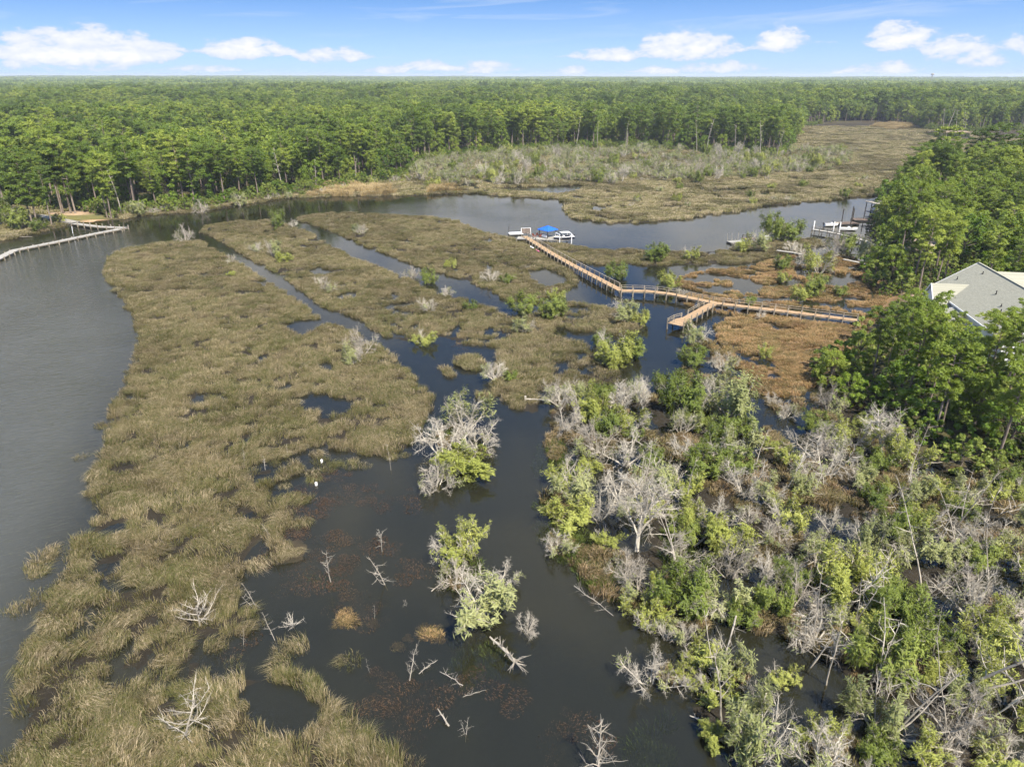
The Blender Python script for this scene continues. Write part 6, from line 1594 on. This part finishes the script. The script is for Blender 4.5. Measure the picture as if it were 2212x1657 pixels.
# cross gable over the porch, facing west
cx0, cx1, cyo, zr2, ze2 = 5.0, 11.0, -(HW + 2.6), 9.2, 5.6; cm = (cx0 + cx1) / 2
yi = -(HW * (ZR - zr2) / (ZR - ZE))
for a, b in ((cx0 - .4, 1), (cx1 + .4, -1)):
    ye = -(HW * (ZR - ze2) / (ZR - ZE))
    pts_ = [(cm, cyo - .3, zr2), (a, cyo - .3, ze2), (a, max(ye, -HW - .0) , ze2 + .0), (cm, yi, zr2)]
    if b < 0: pts_ = pts_[::-1]
    link('porch_roof', roofslab([(x, y, z + .06) for x, y, z in pts_], .18).mesh('porch_roof', M['shingle']), hs)
mb = MB(); mb.add([(cx0, cyo, 2.4), (cx1, cyo, 2.4), (cx1, cyo, ze2 + .1), (cm, cyo, zr2 - .15), (cx0, cyo, ze2 + .1)], [(0, 1, 2, 3, 4)]); mb.box((cx0 + .06, (cyo - WI) / 2, 4.0), (.12, -WI - cyo, 3.2)); mb.box((cx1 - .06, (cyo - WI) / 2, 4.0), (.12, -WI - cyo, 3.2)); link('porch_gable', mb.mesh('porch_gable', M['white']), hs)
mb = MB()
for a in (cx0 - .4, cx1 + .4): mb.bar((cm, cyo - .36, zr2 - .08), (a, cyo - .36, ze2 - .08), .1, .28)
link('porch_trim', mb.mesh('porch_trim', M['white']), hs)
for k in range(4): mb = MB(); mb.box((cx0 + .4 + k * 1.75, cyo - .8, 1.4), (.28, .28, 3.0)); link('porch_column', mb.mesh('porch_column', M['white']), hs)
def window(x, y, z, w, h, axis):
    f, g_ = MB(), MB()
    if axis == 'y': f.box((x, y, z), (w + .24, .10, h + .24)); g_.box((x, y - .06, z), (w, .05, h))
    else: f.box((x, y, z), (.10, w + .24, h + .24)); g_.box((x - .06, y, z), (.05, w, h))
    o_ = link('window', f.mesh('window_frame', M['white']), hs); link('pane', g_.mesh('pane', M['glass']), o_)
for x in (6.4, 8.0, 9.6): window(x, cyo - .02, 3.8, 1.0, 1.6, 'y')
for x in (1.9, 3.6, 13.5, 15.2, 17.0, 20.0, 23.0): window(x, -WI - .02, 4.6, .9, 1.5, 'y')
window(.48, -4.8, 6.6, .55, .55, 'x'); window(.48, -2.0, 4.2, 1.0, 1.6, 'x')
# flat bay with white rail, lower roof
mb = roofslab([(12.2, -HW - 3.4, 4.6), (20.5, -HW - 3.4, 4.6), (18.5, -HW + .2, 6.2), (14.2, -HW + .2, 6.2)]); link('bay_roof', mb.mesh('bay_roof', M['shingle']), hs)
mb = MB(); mb.box((16.3, -HW - 1.3, 2.0), (5.4, 2.8, 3.0)); link('bay', mb.mesh('bay', M['white']), hs)
mb = MB(); mb.bar((12.1, -HW - 3.45, 4.5), (20.6, -HW - 3.45, 4.5), .12, .26); mb.bar((12.1, -HW - 3.45, 4.5), (14.1, -HW + .1, 6.1), .12, .26); link('bay_trim', mb.mesh('bay_trim', M['white']), hs)
for (x, y, h) in ((3.0, -4.6, .6), (17.0, -3.2, .7), (22.5, -4.4, .5), (24.5, -5.2, .6), (6.0, -1.4, .5)):
    z = ZR - (ZR - ZE) * abs(y) / HW; mb = MB(); mb.tube([(x, y, z - .1), (x, y, z + h)], .09, 7); mb.tube([(x, y, z - .02), (x, y, z + .08)], .2, 7); link('vent_pipe', mb.mesh('vent_pipe', M['black']), hs)
# rear wing
mb = roofslab([(1.5, 2.0, 10.6), (1.5, 22, 10.6), (7.5, 22, 6.6), (7.5, 2.0, 6.6)]); link('wing_roof', mb.mesh('wing_roof', M['shingle']), hs)
mb = roofslab([(1.5, 22, 10.6), (1.5, 2.0, 10.6), (-4.5, 2.0, 6.6), (-4.5, 22, 6.6)]); link('wing_roof', mb.mesh('wing_roof', M['shingle']), hs)
mb = MB(); mb.box((1.5, 15, 3.3), (11, 13.2, 6.4)); link('wing_wall', mb.mesh('wing_wall', M['white']), hs)
# flag on the corner
fp_ = np.array([A_[0], A_[1]]) + rd * 3.2 + pd * (HW + .7)
fg = thing('flag', 'red and white striped flag with blue canton hanging at the corner of the house', 'flag', (fp_[0], fp_[1], 0), math.atan2(rd[1], rd[0]))
mb = MB(); mb.tube([(0, .6, 3.0), (0, -.7, 4.6)], .03, 5); link('pole', mb.mesh('pole', M['white']), fg)
mr = surf('flag_red', (.5, .03, .04), (.55, .05, .06)); mbl = surf('flag_blue', (.02, .03, .14), (.03, .04, .18))
for k in range(13):
    mb = MB(); z = 4.35 - k * .115; x0 = .0
    xs_ = np.linspace(.62 if k < 7 else 0, 1.7, 7)
    V = [(x, -.62 + .06 * math.sin(x * 4 + 1) , z - x * .25 + q) for x in xs_ for q in (0, -.115)]
    mb.add(V, [(2 * i, 2 * i + 1, 2 * i + 3, 2 * i + 2) for i in range(6)]); link('stripe', mb.mesh('stripe', mr if k % 2 == 0 else M['white']), fg)
mb = MB(); xs_ = np.linspace(0, .62, 4); mb.add([(x, -.62 + .06 * math.sin(x * 4 + 1), 4.35 - x * .25 + q) for x in xs_ for q in (0, -.805)], [(2 * i, 2 * i + 1, 2 * i + 3, 2 * i + 2) for i in range(3)]); link('canton', mb.mesh('canton', mbl), fg)

# neighbour's roof among the trees
nr = P(1953, 532, 4.0); t_ = thing('neighbour_house', 'tan shingled roof showing among the trees on the right bank', 'house', (nr[0] + 4, nr[1] + 2, 0), R(12))
link('roof', roofslab([(-6, 0, 5.6), (-6, -4.4, 3.6), (6, -4.4, 3.6), (6, 0, 5.6)]).mesh('roof', M['shingle_tan']), t_); link('roof', roofslab([(-6, 0, 5.6), (6, 0, 5.6), (6, 4.4, 3.6), (-6, 4.4, 3.6)]).mesh('roof', M['shingle_tan']), t_)
mb = MB(); mb.box((0, 0, 1.8), (11, 7.8, 3.5)); link('wall', mb.mesh('wall', M['cream']), t_)
for q in (-3.6, 0, 3.6): mb = MB(); mb.box((q, -3.93, 2.2), (1.1, .12, 1.3)); link('window', mb.mesh('window', M['glass']), t_)
# white marker pipes on the left shore
for (x, y, lab) in ((167, 527, 'white marker pipe leaning in the water at the left shore'), ):
    p = P(x, 676 * .73733 + 10, 0); p = P(124, 503, .2)
    mb = MB(); mb.tube([(0, 0, -.6), (.25, 0, 2.2)], .09, 6); tag(link('marker_pipe', mb.mesh('marker_pipe', M['white']), None, (p[0] + 5, p[1], 0)), lab, 'pipe')
# water tower on the horizon
dr = px_dir(2013, 168); dr = dr[:2] / np.linalg.norm(dr[:2]) * 4800
wt = thing('water_tower', 'tiny water tower on the horizon at the right', 'water tower', (dr[0], dr[1], 0))
mb = MB(); mb.tube([(0, 0, 0), (0, 0, 46)], 2.2, 8); link('shaft', mb.mesh('shaft', M['concrete']), wt)
mb = MB(); mb.tube([(0, 0, 44), (0, 0, 47), (0, 0, 51), (0, 0, 54), (0, 0, 55)], [2.5, 8, 9, 6, 1.5], 14); link('tank', mb.mesh('tank', M['dead_grey'], True), wt)

# ------------------------------------------------------------------ air
mb = MB(); mb.add([(x, y, z) for z in (-3, 58) for x, y in ((-11500, -400), (11500, -400), (11500, 15000), (-11500, 15000))], [(3, 2, 1, 0), (4, 5, 6, 7), (0, 1, 5, 4), (1, 2, 6, 5), (2, 3, 7, 6), (3, 0, 4, 7)])
m, t, o = new_mat('hazy_air'); pv = t.node('ShaderNodeVolumePrincipled')
pv.inputs['Color'].default_value = (.80, .88, 1.0, 1); pv.inputs['Density'].default_value = 9.5e-5; pv.inputs['Anisotropy'].default_value = .1
t.l.new(pv.outputs[0], o.inputs['Volume'])
tag(link('haze', mb.mesh('haze', m)), kind='stuff')
print('COUNTS', CNT, len(bpy.data.objects))
